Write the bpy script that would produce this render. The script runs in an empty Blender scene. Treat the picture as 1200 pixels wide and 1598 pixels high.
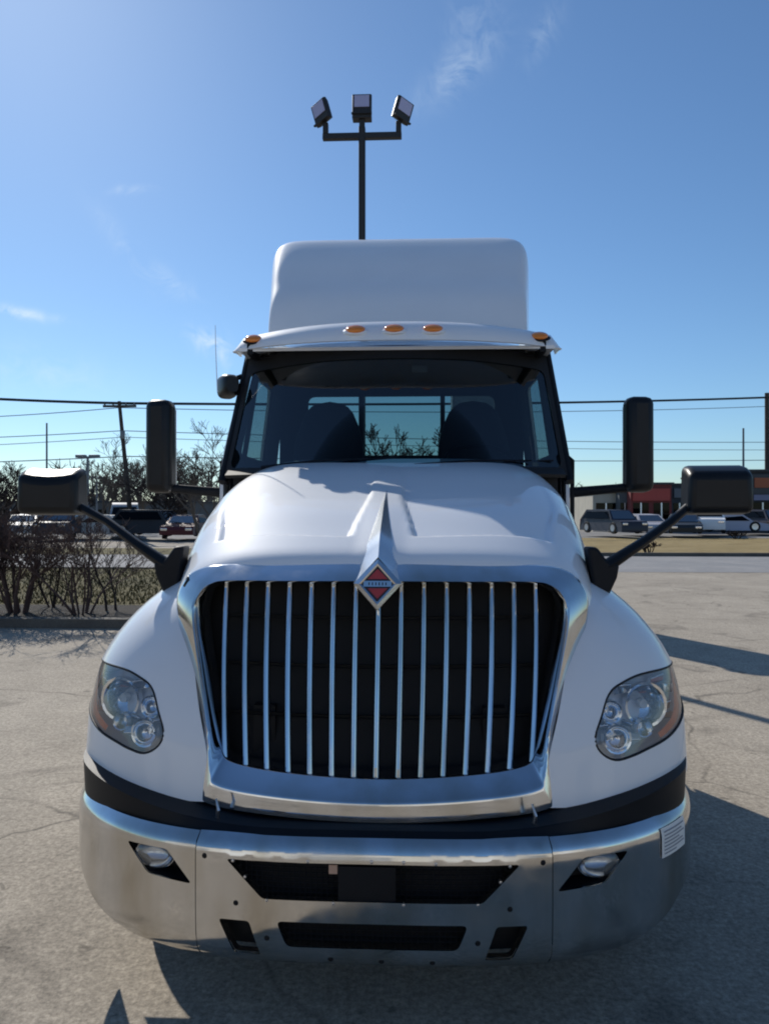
import bpy, bmesh, math, random
from mathutils import Vector, Matrix, geometry
R=math.radians
S=bpy.context.scene
# ---------------------------------------------------------------- camera, world, sun, exposure
CAM=(0.15,0.0,1.7); YAW=R(2.62)
cd=bpy.data.cameras.new('camera'); cam=bpy.data.objects.new('camera',cd); S.collection.objects.link(cam)
cam.location=CAM; cam.rotation_euler=(R(90),0,YAW)
cd.sensor_fit='HORIZONTAL'; cd.sensor_width=36; cd.lens=36; cd.shift_y=-4/1200; cd.clip_end=3000; cd.clip_start=.05
S.camera=cam
S.render.resolution_x=768; S.render.resolution_y=1024
S.view_settings.view_transform='Standard'; S.view_settings.look='None'; S.view_settings.gamma=1
S.view_settings.exposure=EXPO=0.12
S.render.engine='CYCLES'; S.cycles.filter_width=2.0; S.cycles.max_bounces=10; S.cycles.transparent_max_bounces=16
EL=R(36); AZ=R(30)                       # sun ahead and to the left of the camera
SUN=Vector((-math.sin(AZ)*math.cos(EL),math.cos(AZ)*math.cos(EL),math.sin(EL)))
sl=bpy.data.lights.new('sun','SUN'); sl.energy=3.75; sl.angle=R(.5); sl.color=(1,.95,.87)
so=bpy.data.objects.new('sun',sl); S.collection.objects.link(so); so.rotation_euler=SUN.to_track_quat('Z','Y').to_euler(); so.location=(0,0,30)
W=bpy.data.worlds.new('World'); S.world=W; W.use_nodes=True
def pxdir(px,py):
    u=(px-600)/1200; v=(795-py)/1200
    return Vector((-math.sin(YAW)+math.cos(YAW)*u, math.cos(YAW)+math.sin(YAW)*u, v)).normalized()
def world():
    nt=W.node_tree; N=nt.nodes; L=nt.links; N.clear()
    out=N.new('ShaderNodeOutputWorld'); bg=N.new('ShaderNodeBackground'); bg.inputs[1].default_value=SKY
    sky=N.new('ShaderNodeTexSky'); sky.sky_type='NISHITA'; sky.sun_disc=False; sky.sun_elevation=EL; sky.sun_rotation=-AZ
    sky.air_density=1.0; sky.dust_density=0.25; sky.ozone_density=5.0; sky.altitude=200
    tc=N.new('ShaderNodeTexCoord')
    def mth(op,a,b=None,c=None):
        m=N.new('ShaderNodeMath'); m.operation=op
        for i,v in enumerate((a,b,c)):
            if v is None: continue
            if isinstance(v,(int,float)): m.inputs[i].default_value=v
            else: L.new(v,m.inputs[i])
        return m.outputs[0]
    total=None
    # thin wisps of cirrus: direction, tangent angle, half length, half width, strength
    for px,py,ang,la,lb,st in ((735,40,70,.05,.022,.26),(712,115,35,.05,.016,.26),(845,60,65,.03,.012,.25),(205,295,3,.02,.005,.4),
                               (25,487,-12,.035,.006,.9),(325,532,-30,.022,.013,1.1),(265,440,-35,.03,.012,.35),(190,380,-60,.05,.012,.18),(60,575,-10,.06,.02,.3),(345,550,-70,.02,.006,.6)):
        d=pxdir(px,py); r=Vector((math.cos(YAW),math.sin(YAW),0)); u=r.cross(d).normalized() ; r=d.cross(u).normalized() if False else r
        a=R(ang); t1=r*math.cos(a)+u*math.sin(a); t2=-r*math.sin(a)+u*math.cos(a)
        def dot(v,inp=tc.outputs['Generated']):
            m=N.new('ShaderNodeVectorMath'); m.operation='DOT_PRODUCT'; L.new(inp,m.inputs[0]); m.inputs[1].default_value=v; return m.outputs['Value']
        ca=mth('MULTIPLY',mth('SUBTRACT',dot(t1),t1.dot(d)),1/la); cb=mth('MULTIPLY',mth('SUBTRACT',dot(t2),t2.dot(d)),1/lb)
        g=mth('EXPONENT',mth('MULTIPLY',mth('ADD',mth('MULTIPLY',ca,ca),mth('MULTIPLY',cb,cb)),-1.0))
        front=mth('GREATER_THAN',dot(d),.5)
        g=mth('MULTIPLY',mth('MULTIPLY',g,front),st)
        total=g if total is None else mth('ADD',total,g)
    nz=N.new('ShaderNodeTexNoise'); nz.inputs['Scale'].default_value=26; nz.inputs['Detail'].default_value=5; nz.inputs['Roughness'].default_value=.6; nz.inputs['Distortion'].default_value=1.2
    L.new(tc.outputs['Generated'],nz.inputs['Vector'])
    mr=N.new('ShaderNodeMapRange'); mr.inputs[1].default_value=.38; mr.inputs[2].default_value=.7; L.new(nz.outputs[0],mr.inputs[0])
    f=mth('MINIMUM',mth('MULTIPLY',mth('MULTIPLY',total,mr.outputs[0]),.85),.8)
    mx=N.new('ShaderNodeMix'); mx.data_type='RGBA'; L.new(f,mx.inputs[0]); 
    L.new(sky.outputs[0],mx.inputs[6]); mx.inputs[7].default_value=(CL,CL,CL*1.05,1)
    wb=N.new('ShaderNodeMix'); wb.data_type='RGBA'; wb.blend_type='MULTIPLY'; wb.inputs[0].default_value=1; wb.inputs[7].default_value=(.90,1.04,1.10,1)
    L.new(mx.outputs[2],wb.inputs[6]); L.new(wb.outputs[2],bg.inputs[0]); L.new(bg.outputs[0],out.inputs[0])
SKY=.092; CL=9.0
world()
def interp(tab,x):
    # smooth monotone-ish cubic (Catmull) interpolation of [(x,v..)] tables
    n=len(tab)
    if x<=tab[0][0]: return tab[0][1]
    if x>=tab[-1][0]: return tab[-1][1]
    for i in range(n-1):
        if tab[i][0]<=x<=tab[i+1][0]: break
    x0,y0=tab[i]; x1,y1=tab[i+1]; h=x1-x0; s=(y1-y0)/h
    sl=(y0-tab[i-1][1])/(x0-tab[i-1][0]) if i>0 else s
    sr=(tab[i+2][1]-y1)/(tab[i+2][0]-x1) if i+2<n else s
    def lim(a,b): return 0.0 if a*b<=0 else 2*a*b/(a+b)
    m0=lim(sl,s) if i>0 else s; m1=lim(s,sr) if i+2<n else s
    t=(x-x0)/h
    return (2*t**3-3*t*t+1)*y0+(t**3-2*t*t+t)*h*m0+(-2*t**3+3*t*t)*y1+(t**3-t*t)*h*m1
class Plan:
    def __init__(self,pts):
        # dense sample through Catmull-Rom
        P=[(-pts[1][0],pts[1][1])]+pts+[(2*pts[-1][0]-pts[-2][0],2*pts[-1][1]-pts[-2][1])]
        d=[]
        for i in range(1,len(P)-2):
            for k in range(12):
                t=k/12
                d.append(tuple(.5*((2*P[i][j])+(-P[i-1][j]+P[i+1][j])*t+(2*P[i-1][j]-5*P[i][j]+4*P[i+1][j]-P[i+2][j])*t*t+(-P[i-1][j]+3*P[i][j]-3*P[i+1][j]+P[i+2][j])*t**3) for j in (0,1)))
        d.append(pts[-1]); self.d=d; self.s=[0]
        for a,b in zip(d,d[1:]): self.s.append(self.s[-1]+math.dist(a,b))
        self.L=self.s[-1]
    def at(self,s):
        sg=-1 if s<0 else 1; s=min(abs(s),self.L)
        lo,hi=0,len(self.s)-1
        while hi-lo>1:
            m=(lo+hi)//2
            if self.s[m]<=s: lo=m
            else: hi=m
        t=(s-self.s[lo])/(self.s[hi]-self.s[lo]+1e-12)
        x=self.d[lo][0]*(1-t)+self.d[hi][0]*t; y=self.d[lo][1]*(1-t)+self.d[hi][1]*t
        dx=self.d[hi][0]-self.d[lo][0]; dy=self.d[hi][1]-self.d[lo][1]; l=math.hypot(dx,dy)
        return sg*x,y,sg*dy/l,-dx/l    # outward normal (nx,ny)
BP=Plan([(0,2.40),(.3,2.405),(.55,2.435),(.75,2.50),(.9,2.585),(1.02,2.69),(1.11,2.82),(1.17,3.0),(1.195,3.2),(1.20,3.4)])
def bumper(s,z):
    x,y,nx,ny=BP.at(s)
    o=interp([(.25,-.06),(.30,-.02),(.36,0),(.46,0.012),(.57,.008),(.62,-.004),(.65,-.03),(.66,-.05)],z)
    return x+nx*o,y+ny*o,z
FW=[(.66,1.215),(.9,1.21),(1.05,1.19),(1.15,1.15),(1.25,1.085),(1.33,1.01),(1.40,.92),(1.45,.82),(1.48,.70)]
FY=[(.66,2.60),(.9,2.66),(1.1,2.75),(1.25,2.86),(1.33,2.95),(1.40,3.06),(1.45,3.2),(1.48,3.4)]
FI=[(.66,.555),(.75,.57),(.85,.59),(1.0,.635),(1.2,.685),(1.3,.70),(1.48,.66)]
FO=[(.66,3.25),(1.1,3.32),(1.3,3.45),(1.48,3.7)]
def fender(t,z,sg=1):
    a=min(t,1)*math.pi/2; n=2.25; xi=interp(FI,z); w=interp(FW,z); yf=interp(FY,z); yo=interp(FO,z)
    x=xi+(w-xi)*math.sin(a)**(2/n); y=yf+(yo-yf)*(1-max(0,math.cos(a))**(2/n))
    if t>1: y=yo+(t-1)*1.0
    return sg*x,y,z
def grille(x,z): return x,2.56+(z-.68)*.30+.2*x*x,z
# ---------------------------------------------------------------- materials
def nodes(name):
    m=bpy.data.materials.new(name); m.use_nodes=True; nt=m.node_tree
    return m,nt,nt.nodes['Principled BSDF']
def pm(name,col,rough=.5,metal=0,coat=0,var=.0,vs=6,bump=0,bs=40,spec=.5,trans=0,alpha=1,rv=0):
    m,nt,b=nodes(name); L=nt.links
    b.inputs['Base Color'].default_value=(*col,1); b.inputs['Roughness'].default_value=rough; b.inputs['Metallic'].default_value=metal
    b.inputs['Coat Weight'].default_value=coat; b.inputs['Coat Roughness'].default_value=.04; b.inputs['Specular IOR Level'].default_value=spec
    b.inputs['Transmission Weight'].default_value=trans; b.inputs['Alpha'].default_value=alpha
    tc=nt.nodes.new('ShaderNodeTexCoord')
    if var or rv:
        n=nt.nodes.new('ShaderNodeTexNoise'); n.inputs['Scale'].default_value=vs; n.inputs['Detail'].default_value=6; L.new(tc.outputs['Object'],n.inputs['Vector'])
        if var:
            r=nt.nodes.new('ShaderNodeMapRange'); r.inputs[1].default_value=.3; r.inputs[2].default_value=.7; r.inputs[3].default_value=1-var; r.inputs[4].default_value=1+var*.6
            L.new(n.outputs[0],r.inputs[0]); h=nt.nodes.new('ShaderNodeVectorMath'); h.operation='SCALE'; h.inputs[0].default_value=col; L.new(r.outputs[0],h.inputs['Scale']); L.new(h.outputs[0],b.inputs['Base Color'])
        if rv:
            r=nt.nodes.new('ShaderNodeMapRange'); r.inputs[1].default_value=.35; r.inputs[2].default_value=.7; r.inputs[3].default_value=max(.0,rough-rv*.3); r.inputs[4].default_value=rough+rv; L.new(n.outputs[0],r.inputs[0]); L.new(r.outputs[0],b.inputs['Roughness'])
    if bump:
        n=nt.nodes.new('ShaderNodeTexNoise'); n.inputs['Scale'].default_value=bs; n.inputs['Detail'].default_value=4; L.new(tc.outputs['Object'],n.inputs['Vector'])
        bp=nt.nodes.new('ShaderNodeBump'); bp.inputs['Strength'].default_value=bump; bp.inputs['Distance'].default_value=.01; L.new(n.outputs[0],bp.inputs['Height']); L.new(bp.outputs[0],b.inputs['Normal'])
    return m
WHITE=pm('white_truck_paint',(.85,.87,.89),.55,0,.7,var=.025,vs=3,bump=.012,bs=3,spec=.15)
def chrome(name,col,rough,bump,bs):
    m=pm(name,col,rough,1,rv=.14,vs=7); nt=m.node_tree; L=nt.links; b=nt.nodes['Principled BSDF']
    tc=nt.nodes.new('ShaderNodeTexCoord'); mp=nt.nodes.new('ShaderNodeMapping'); mp.inputs['Scale'].default_value=(1,1,.35); L.new(tc.outputs['Object'],mp.inputs[0])
    n=nt.nodes.new('ShaderNodeTexNoise'); n.inputs['Scale'].default_value=bs; n.inputs['Detail'].default_value=2; L.new(mp.outputs[0],n.inputs['Vector'])
    bp=nt.nodes.new('ShaderNodeBump'); bp.inputs['Strength'].default_value=bump; bp.inputs['Distance'].default_value=.05; L.new(n.outputs[0],bp.inputs['Height']); L.new(bp.outputs[0],b.inputs['Normal'])
    # road dust and dried water marks
    n2=nt.nodes.new('ShaderNodeTexNoise'); n2.inputs['Scale'].default_value=5; n2.inputs['Detail'].default_value=8; L.new(mp.outputs[0],n2.inputs['Vector'])
    r=nt.nodes.new('ShaderNodeValToRGB'); r.color_ramp.elements[0].position=.40; r.color_ramp.elements[0].color=(*col,1); r.color_ramp.elements[1].position=.72; r.color_ramp.elements[1].color=(col[0]*.72,col[1]*.67,col[2]*.58,1)
    L.new(n2.outputs[0],r.inputs[0]); L.new(r.outputs[0],b.inputs['Base Color'])
    return m
CHROME=chrome('polished_chrome',(.74,.76,.79),.05,.02,4)
STEEL=chrome('bumper_steel',(.70,.70,.70),.10,.05,3)
BLACK=pm('black_plastic',(.008,.009,.012),.5,spec=.22,var=.2,bump=.05,bs=180)
MIRB=pm('mirror_shell_black',(.008,.009,.011),.38,spec=.3,var=.2,vs=8)
MATTE=pm('matte_black',(.008,.008,.009),.7)
INT=pm('cab_interior_grey',(.018,.022,.03),.75,var=.2)
SEATM=pm('seat_fabric',(.012,.015,.022),.9)
RUB=pm('tyre_rubber',(.018,.018,.018),.8,bump=.3,bs=60)
AMB=pm('amber_lens',(.85,.24,.02),.18,coat=.5)
REDAMB=pm('turn_signal_orange',(1,.30,.14),.3,coat=.5)
REFL=pm('reflector_chrome',(.85,.87,.9),.08,1)
HOUS=pm('lamp_housing_grey',(.78,.80,.83),.38,.15,bump=.25,bs=25)
ALU=pm('aluminium',(.6,.6,.62),.3,1)
GREYM=pm('grey_painted_steel',(.2,.21,.22),.5,var=.15)
LABELW=pm('label_white',(.8,.8,.78),.5)
INK=pm('label_print_grey',(.25,.26,.3),.6)
RED=pm('emblem_red',(.42,.035,.03),.3,coat=.4)
def glassm(name,tint,refl=1.0,ior=1.5,base=.0):
    m=bpy.data.materials.new(name); m.use_nodes=True; nt=m.node_tree; N=nt.nodes; L=nt.links; N.clear()
    o=N.new('ShaderNodeOutputMaterial'); t=N.new('ShaderNodeBsdfTransparent'); t.inputs[0].default_value=(*tint,1)
    g=N.new('ShaderNodeBsdfGlossy'); g.inputs['Roughness'].default_value=.03; fr=N.new('ShaderNodeFresnel'); fr.inputs[0].default_value=ior
    mu=N.new('ShaderNodeMath'); mu.operation='MULTIPLY_ADD'; mu.inputs[1].default_value=refl; mu.inputs[2].default_value=base; L.new(fr.outputs[0],mu.inputs[0])
    x=N.new('ShaderNodeMixShader'); L.new(mu.outputs[0],x.inputs[0]); L.new(t.outputs[0],x.inputs[1]); L.new(g.outputs[0],x.inputs[2]); L.new(x.outputs[0],o.inputs[0])
    return m
GLASS=glassm('tinted_windshield_glass',(.35,.45,.49),.13)
GLASSG=glassm('rear_window_glass',(.46,.58,.54),.35)
LENS=glassm('clear_lens',(.94,.96,.98),1.2,1.5,.05)
def haze_lens(m,k):
    nt=m.node_tree; N=nt.nodes; L=nt.links; o=[n for n in N if n.type=='OUTPUT_MATERIAL'][0]; src=o.inputs[0].links[0].from_socket
    d=N.new('ShaderNodeBsdfDiffuse'); d.inputs[0].default_value=(.75,.78,.78,1); t=N.new('ShaderNodeBsdfTranslucent'); t.inputs[0].default_value=(.75,.78,.78,1)
    a=N.new('ShaderNodeMixShader'); a.inputs[0].default_value=.5; L.new(d.outputs[0],a.inputs[1]); L.new(t.outputs[0],a.inputs[2])
    x=N.new('ShaderNodeMixShader'); x.inputs[0].default_value=k; L.new(src,x.inputs[1]); L.new(a.outputs[0],x.inputs[2]); L.new(x.outputs[0],o.inputs[0])
haze_lens(LENS,.12)
# ---------------------------------------------------------------- mesh helpers
def setp(o,label=None,cat=None,group=None,kind=None):
    if label: o['label']=label
    if cat: o['category']=cat
    if group: o['group']=group
    if kind: o['kind']=kind
    return o
def empty(name,loc=(0,0,0),label=None,cat=None,group=None,rz=0):
    o=bpy.data.objects.new(name,None); S.collection.objects.link(o); o.location=loc; o.rotation_euler=(0,0,rz); o.empty_display_size=.2
    return setp(o,label,cat,group)
def link(name,bm,mat,parent=None,smooth=True,ang=38,bevel=0,recalc=True):
    if recalc: bmesh.ops.recalc_face_normals(bm,faces=bm.faces)
    me=bpy.data.meshes.new(name); bm.to_mesh(me); bm.free()
    for mt in (mat if isinstance(mat,(list,tuple)) else [mat]): me.materials.append(mt)
    if smooth and len(me.polygons):
        me.polygons.foreach_set('use_smooth',[True]*len(me.polygons)); me.set_sharp_from_angle(angle=R(ang))
    o=bpy.data.objects.new(name,me); S.collection.objects.link(o); o.parent=parent
    if bevel:
        b=o.modifiers.new('bevel','BEVEL'); b.width=bevel; b.segments=3; b.limit_method='ANGLE'; b.angle_limit=R(40)
    return o
def grid_bm(fn,us,vs,bm=None,closeu=False,thick=0):
    own=bm is None; bm=bm or bmesh.new()
    V=[[bm.verts.new(fn(u,v)) for v in vs] for u in us]
    nu=len(us)
    fs=[]
    for i in range(nu if closeu else nu-1):
        for j in range(len(vs)-1):
            a,b,c,d=V[i][j],V[(i+1)%nu][j],V[(i+1)%nu][j+1],V[i][j+1]
            try: fs.append(bm.faces.new((a,b,c,d)))
            except ValueError: pass
    if thick: 
        bmesh.ops.recalc_face_normals(bm,faces=fs); bmesh.ops.solidify(bm,geom=fs,thickness=thick)
    return bm
def lin(a,b,n): return [a+(b-a)*i/(n-1) for i in range(n)]
def inpoly(p,poly):
    x,y=p; c=False; j=len(poly)-1
    for i in range(len(poly)):
        if (poly[i][1]>y)!=(poly[j][1]>y) and x<(poly[j][0]-poly[i][0])*(y-poly[i][1])/(poly[j][1]-poly[i][1])+poly[i][0]: c=not c
        j=i
    return c
def refine(poly,step):
    o=[]
    for i in range(len(poly)):
        a=poly[i]; b=poly[(i+1)%len(poly)]; n=max(1,int(math.dist(a,b)/step))
        for k in range(n): o.append((a[0]+(b[0]-a[0])*k/n,a[1]+(b[1]-a[1])*k/n))
    return o
def rounded(poly,r,n=4):
    o=[]
    m=len(poly)
    for i in range(m):
        a=Vector(poly[i-1]); p=Vector(poly[i]); b=Vector(poly[(i+1)%m])
        d1=(a-p); d2=(b-p); q=min(r,d1.length*.45,d2.length*.45)
        s=p+d1.normalized()*q; e=p+d2.normalized()*q
        for k in range(n+1):
            t=k/n; v=s*(1-t)**2+p*2*t*(1-t)+e*t*t; o.append((v.x,v.y))
    return o
def sheet_bm(outline,holes,step,fn,thick=0,flip=False):
    polys=[refine(outline,step)]+[refine(h,step*.6) for h in holes]
    pts=[];edges=[]
    for p in polys:
        s=len(pts); pts+=p; edges+=[(s+i,s+(i+1)%len(p)) for i in range(len(p))]
    x0=min(p[0] for p in polys[0]);x1=max(p[0] for p in polys[0]);y0=min(p[1] for p in polys[0]);y1=max(p[1] for p in polys[0])
    nx=int((x1-x0)/step)+1; ny=int((y1-y0)/step)+1
    bnd=list(pts)
    for i in range(1,nx):
        for j in range(1,ny):
            q=(x0+(x1-x0)*i/nx,y0+(y1-y0)*j/ny)
            if inpoly(q,polys[0]) and not any(inpoly(q,h) for h in polys[1:]) and min((q[0]-b[0])**2+(q[1]-b[1])**2 for b in bnd)>(step*.35)**2: pts.append(q)
    r=geometry.delaunay_2d_cdt([Vector(p) for p in pts],edges,[],0,1e-6)
    bm=bmesh.new(); vv=[bm.verts.new(fn(v.x,v.y)) for v in r[0]]
    for f in r[2]:
        c=(sum(r[0][k].x for k in f)/len(f),sum(r[0][k].y for k in f)/len(f))
        if inpoly(c,polys[0]) and not any(inpoly(c,h) for h in polys[1:]):
            try: bm.faces.new([vv[k] for k in (reversed(f) if flip else f)])
            except ValueError: pass
    bmesh.ops.delete(bm,geom=[v for v in bm.verts if not v.link_faces],context='VERTS')
    if thick: bmesh.ops.solidify(bm,geom=list(bm.faces),thickness=thick)
    return bm
def box_bm(x0,x1,y0,y1,z0,z1,bm=None,M=None):
    bm=bm or bmesh.new()
    vs=[bm.verts.new((M@Vector((x,y,z))) if M else (x,y,z)) for x in (x0,x1) for y in (y0,y1) for z in (z0,z1)]
    for f in ((0,1,3,2),(4,6,7,5),(0,4,5,1),(2,3,7,6),(0,2,6,4),(1,5,7,3)): bm.faces.new([vs[i] for i in f])
    return bm
def tube_bm(pts,rad,n=8,bm=None,cap=True,sq=1.0):
    bm=bm or bmesh.new(); pts=[Vector(p) for p in pts]; rings=[]
    if isinstance(rad,(int,float)): rad=[rad]*len(pts)
    for i,p in enumerate(pts):
        d=(pts[min(i+1,len(pts)-1)]-pts[max(i-1,0)]).normalized()
        up=Vector((0,0,1)) if abs(d.z)<.95 else Vector((0,1,0))
        a=d.cross(up).normalized(); b=a.cross(d)
        rings.append([bm.verts.new(p+(a*math.cos(2*math.pi*k/n)+b*math.sin(2*math.pi*k/n)*sq)*rad[i]) for k in range(n)])
    for r0,r1 in zip(rings,rings[1:]):
        for k in range(n): bm.faces.new((r0[k],r0[(k+1)%n],r1[(k+1)%n],r1[k]))
    if cap: bm.faces.new(rings[0][::-1]); bm.faces.new(rings[-1])
    return bm
def prism_bm(poly,axis,a,b,bm=None):
    bm=bm or bmesh.new()
    def P(p,t): return {'x':(t,p[0],p[1]),'y':(p[0],t,p[1]),'z':(p[0],p[1],t)}[axis]
    A=[bm.verts.new(P(p,a)) for p in poly]; B=[bm.verts.new(P(p,b)) for p in poly]
    bm.faces.new(A); bm.faces.new(B[::-1])
    for i in range(len(poly)): j=(i+1)%len(poly); bm.faces.new((A[i],B[i],B[j],A[j]))
    return bm
def lathe_bm(prof,n=28,M=None,bm=None):
    bm=bm or bmesh.new(); rings=[]
    for r,h in prof:
        ring=[]
        for k in range(n):
            v=Vector((r*math.cos(2*math.pi*k/n),r*math.sin(2*math.pi*k/n),h)); ring.append(bm.verts.new(M@v if M else v))
        rings.append(ring)
    for a,b in zip(rings,rings[1:]):
        for k in range(n): bm.faces.new((a[k],a[(k+1)%n],b[(k+1)%n],b[k]))
    bm.faces.new(rings[0][::-1]); bm.faces.new(rings[-1])
    return bm
def ss(a,b,x):
    t=max(0,min(1,(x-a)/(b-a))); return t*t*(3-2*t)
def at(px,py,Y):
    "point on the far plane Y that the photograph shows at (px,py)"
    u=(px-600)/1200; t=Y/(math.cos(YAW)+math.sin(YAW)*u)
    return Vector((CAM[0]+t*(-math.sin(YAW)+math.cos(YAW)*u),Y,CAM[2]+t*(795-py)/1200))
# ================================================================ THE TRUCK
T=empty('semi_truck',(0,0,0),'large white day cab semi truck with chrome grille and steel bumper, facing the camera','semi truck')
# ---- hood shell
HW=[(2.83,.74),(2.85,.785),(2.88,.815),(2.95,.84),(3.1,.862),(3.3,.89),(3.6,.925),(4.0,.96),(4.5,.985)]
HZ=[(2.83,1.475),(2.85,1.505),(2.88,1.53),(2.95,1.565),(3.1,1.63),(3.3,1.71),(3.6,1.80),(4.0,1.90),(4.5,1.985)]
def fa(p,n):
    # even spacing across the top, then down the side
    if p<.72: return math.asin(min(1,(p/.72*.94)**(n/2)))
    a0=math.asin(.94**(n/2)); return a0+(math.pi/2-a0)*(p-.72)/.28
def hood_z0(p,Y):
    w=interp(HW,Y); zt=interp(HZ,Y); n=4.4+ss(2.9,4.3,Y)*.9
    a=fa(p,n); x=w*math.sin(a)**(2/n) if p>0 else 0; z=1.0+(zt-1.0)*max(0,math.cos(a))**(2/n)
    return x,z
def hood(u,Y):
    sg=-1 if u<0 else 1; x,z=hood_z0(min(abs(u),1),Y)
    if z>1.3:
        # recessed side panels and raised centre rib
        inn=.115-.055*ss(2.95,3.5,Y); out=.66+.09*ss(3.0,3.6,Y)
        k=ss(inn,inn+.016,x)*(1-ss(out-.01,out+.018,x))*ss(2.985,3.01,Y-.15*x*x)*(1-ss(3.2,4.1,Y))
        z-=.020*k
        z+=.012*(1-ss(.0,.11,x))*(1-ss(3.1,3.6,Y))
    return sg*x,Y+.15*x*x*(1-ss(2.86,3.6,Y))+.05*ss(1.45,1.0,z)*(1-ss(2.86,3.3,Y)),z
us=[]
for i in range(-95,96): us.append(i/95)
ys=[2.83,2.835,2.84,2.85,2.86,2.87,2.88,2.9,2.92,2.94,2.955]+lin(2.965,3.12,26)+lin(3.14,4.5,52)
HD=link('hood',grid_bm(hood,us,ys,thick=-.012),WHITE,T,ang=60)
setp(HD,'white sloping hood with recessed side panels')
# ---- fenders with cut-out for headlight and wheel arch
WY,WZ,WR=3.88,.52,.60
HLP=[(.86,1.085),(.60,1.100),(.36,1.103),(.23,1.08),(.172,1.048),(.145,.98),(.130,.915),(.155,.868),(.215,.838),(.29,.845),(.37,.860),(.50,.878),(.65,.905),(.85,.94),(.93,1.0),(.92,1.06)]
def closed_cr(P,seg=4):
    o=[]; n=len(P)
    for i in range(n):
        a,b,c,d=P[i-1],P[i],P[(i+1)%n],P[(i+2)%n]
        for k in range(seg):
            t=k/seg; o.append(tuple(.5*(2*b[j]+(c[j]-a[j])*t+(2*a[j]-5*b[j]+4*c[j]-d[j])*t*t+(3*b[j]-a[j]-3*c[j]+d[j])*t**3) for j in (0,1)))
    return o
HLP=closed_cr(HLP)
def arch_poly():
    P=[(0,.695),(.5,.70),(.8,.722)]
    pts=[]
    for k in range(0,21):
        a=math.pi-k*math.pi/20; y=WY+WR*1.03*math.cos(a); z=WZ+WR*1.03*math.sin(a)
        if z>.735: pts.append((y,z))
    z0=.735; dy=math.sqrt((WR*1.03)**2-(z0-WZ)**2)
    pts=[(WY-dy,z0)]+pts+[(WY+dy,z0)]
    P+=[(1+(y-interp(FO,z)),z) for y,z in pts]
    P+=[(1+(4.72-interp(FO,.735)),.735),(1+(4.72-interp(FO,1.47)),1.47),(0,1.47)]
    return P
for sg in (-1,1):
    bm=sheet_bm(arch_poly(),[HLP],.04,lambda t,z,sg=sg:fender(t,z,sg),flip=(sg>0))
    bmesh.ops.recalc_face_normals(bm,faces=bm.faces); bmesh.ops.solidify(bm,geom=list(bm.faces),thickness=.012)
    f=link('fender',bm,WHITE,T,ang=50)
    # headlight: lens patch, dark bezel, bowl and reflectors
    def fo(t,z,d):
        p=fender(t,z,sg); q=fender(t+.01,z,sg); r=fender(t,z+.01,sg)
        n=(Vector(q)-Vector(p)).cross(Vector(r)-Vector(p)).normalized()
        if n.y>0: n=-n
        return Vector(p)+n*d
    hl=link('headlight',sheet_bm(HLP,[],.04,lambda t,z:fo(t,z,-.085)),HOUS,T,ang=60); hl.name='headlight'
    # side wall of the bowl
    HR_=HLP
    bm=grid_bm(lambda i,d:fo(*HR_[int(i)],d),list(range(len(HR_))),[.0,-.03,-.085],closeu=True); link('bezel',bm,HOUS,hl)
    link('lens',sheet_bm(HLP,[],.04,lambda t,z:fo(t,z,-.004)),LENS,hl)
    bm=tube_bm([fo(a,b,-.002) for a,b in HLP]+[fo(*HLP[0],-.002)],.0045,6,cap=False); link('gasket',bm,MATTE,hl)
    # amber strip on the outer lower edge, just under the lens
    strip=[(.80,1.08),(.84,1.02),(.80,.955),(.64,.912),(.46,.88),(.44,.90),(.56,.932),(.62,.965),(.655,1.01),(.70,1.075)]
    link('turn_signal',sheet_bm(strip,[],.03,lambda t,z:fo(t,z,-.012)),REDAMB,hl)
    # reflector bowls: main (upper outer), high beam (lower inner), small one
    for (t,z,r,dp) in ((.42,1.005,.072,.05),(.205,1.0,.036,.035),(.245,.905,.046,.04),(.40,.925,.028,.03)):
        c=fo(t,z,-.055); ax=Vector((sg*.22,-1,.05)).normalized(); M=Matrix.Translation(c)@ax.to_track_quat('Z','Y').to_matrix().to_4x4()
        prof=[(r*.18,-dp)]+[(r*math.sin(a),-dp*math.cos(a)+.02) for a in (.25,.5,.8,1.1,1.35,1.57)]+[(r*1.14,.022),(r*1.16,.0)]
        bm=bmesh.new(); rings=[]
        for rr,h in prof: rings.append([bm.verts.new(M@Vector((rr*math.cos(k*math.pi/12),rr*math.sin(k*math.pi/12),h))) for k in range(24)])
        for a,b in zip(rings,rings[1:]):
            for k in range(24): bm.faces.new((a[k],a[(k+1)%24],b[(k+1)%24],b[k]))
        bm.faces.new(rings[0])
        link('reflector',bm,REFL,hl)
        bm=lathe_bm([(r*.05,.0),(r*.22,.004),(r*.26,-.012),(r*.2,-.03)],14,M); link('bulb',bm,LABELW if r>.06 else REFL,hl)
    # chrome facets between the bowls
    rnd=random.Random(5)
    for (t,z,w) in ((.28,1.07,.05),(.58,1.075,.05),(.60,.97,.05),(.33,.90,.04),(.175,.95,.03),(.30,.95,.03),(.66,1.03,.05),(.62,.935,.04)):
        c=fo(t,z,-.05); q=Matrix.Translation(c)@Matrix.Rotation(rnd.uniform(-.7,.7),4,'X')@Matrix.Rotation(rnd.uniform(-.6,.6),4,'Z')
        link('facet',box_bm(-w*.7,w*.7,-.006,.006,-w*.35,w*.35,None,q),REFL,hl,bevel=.003)
    # inner liner around wheel
    bm=bmesh.new()
    grid_bm(lambda a,x:(sg*x,WY+WR*1.1*math.cos(a),WZ+WR*1.1*math.sin(a)),lin(R(5),R(175),18),[.55,1.17],bm); link('wheel_well',bm,MATTE,T)
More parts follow.
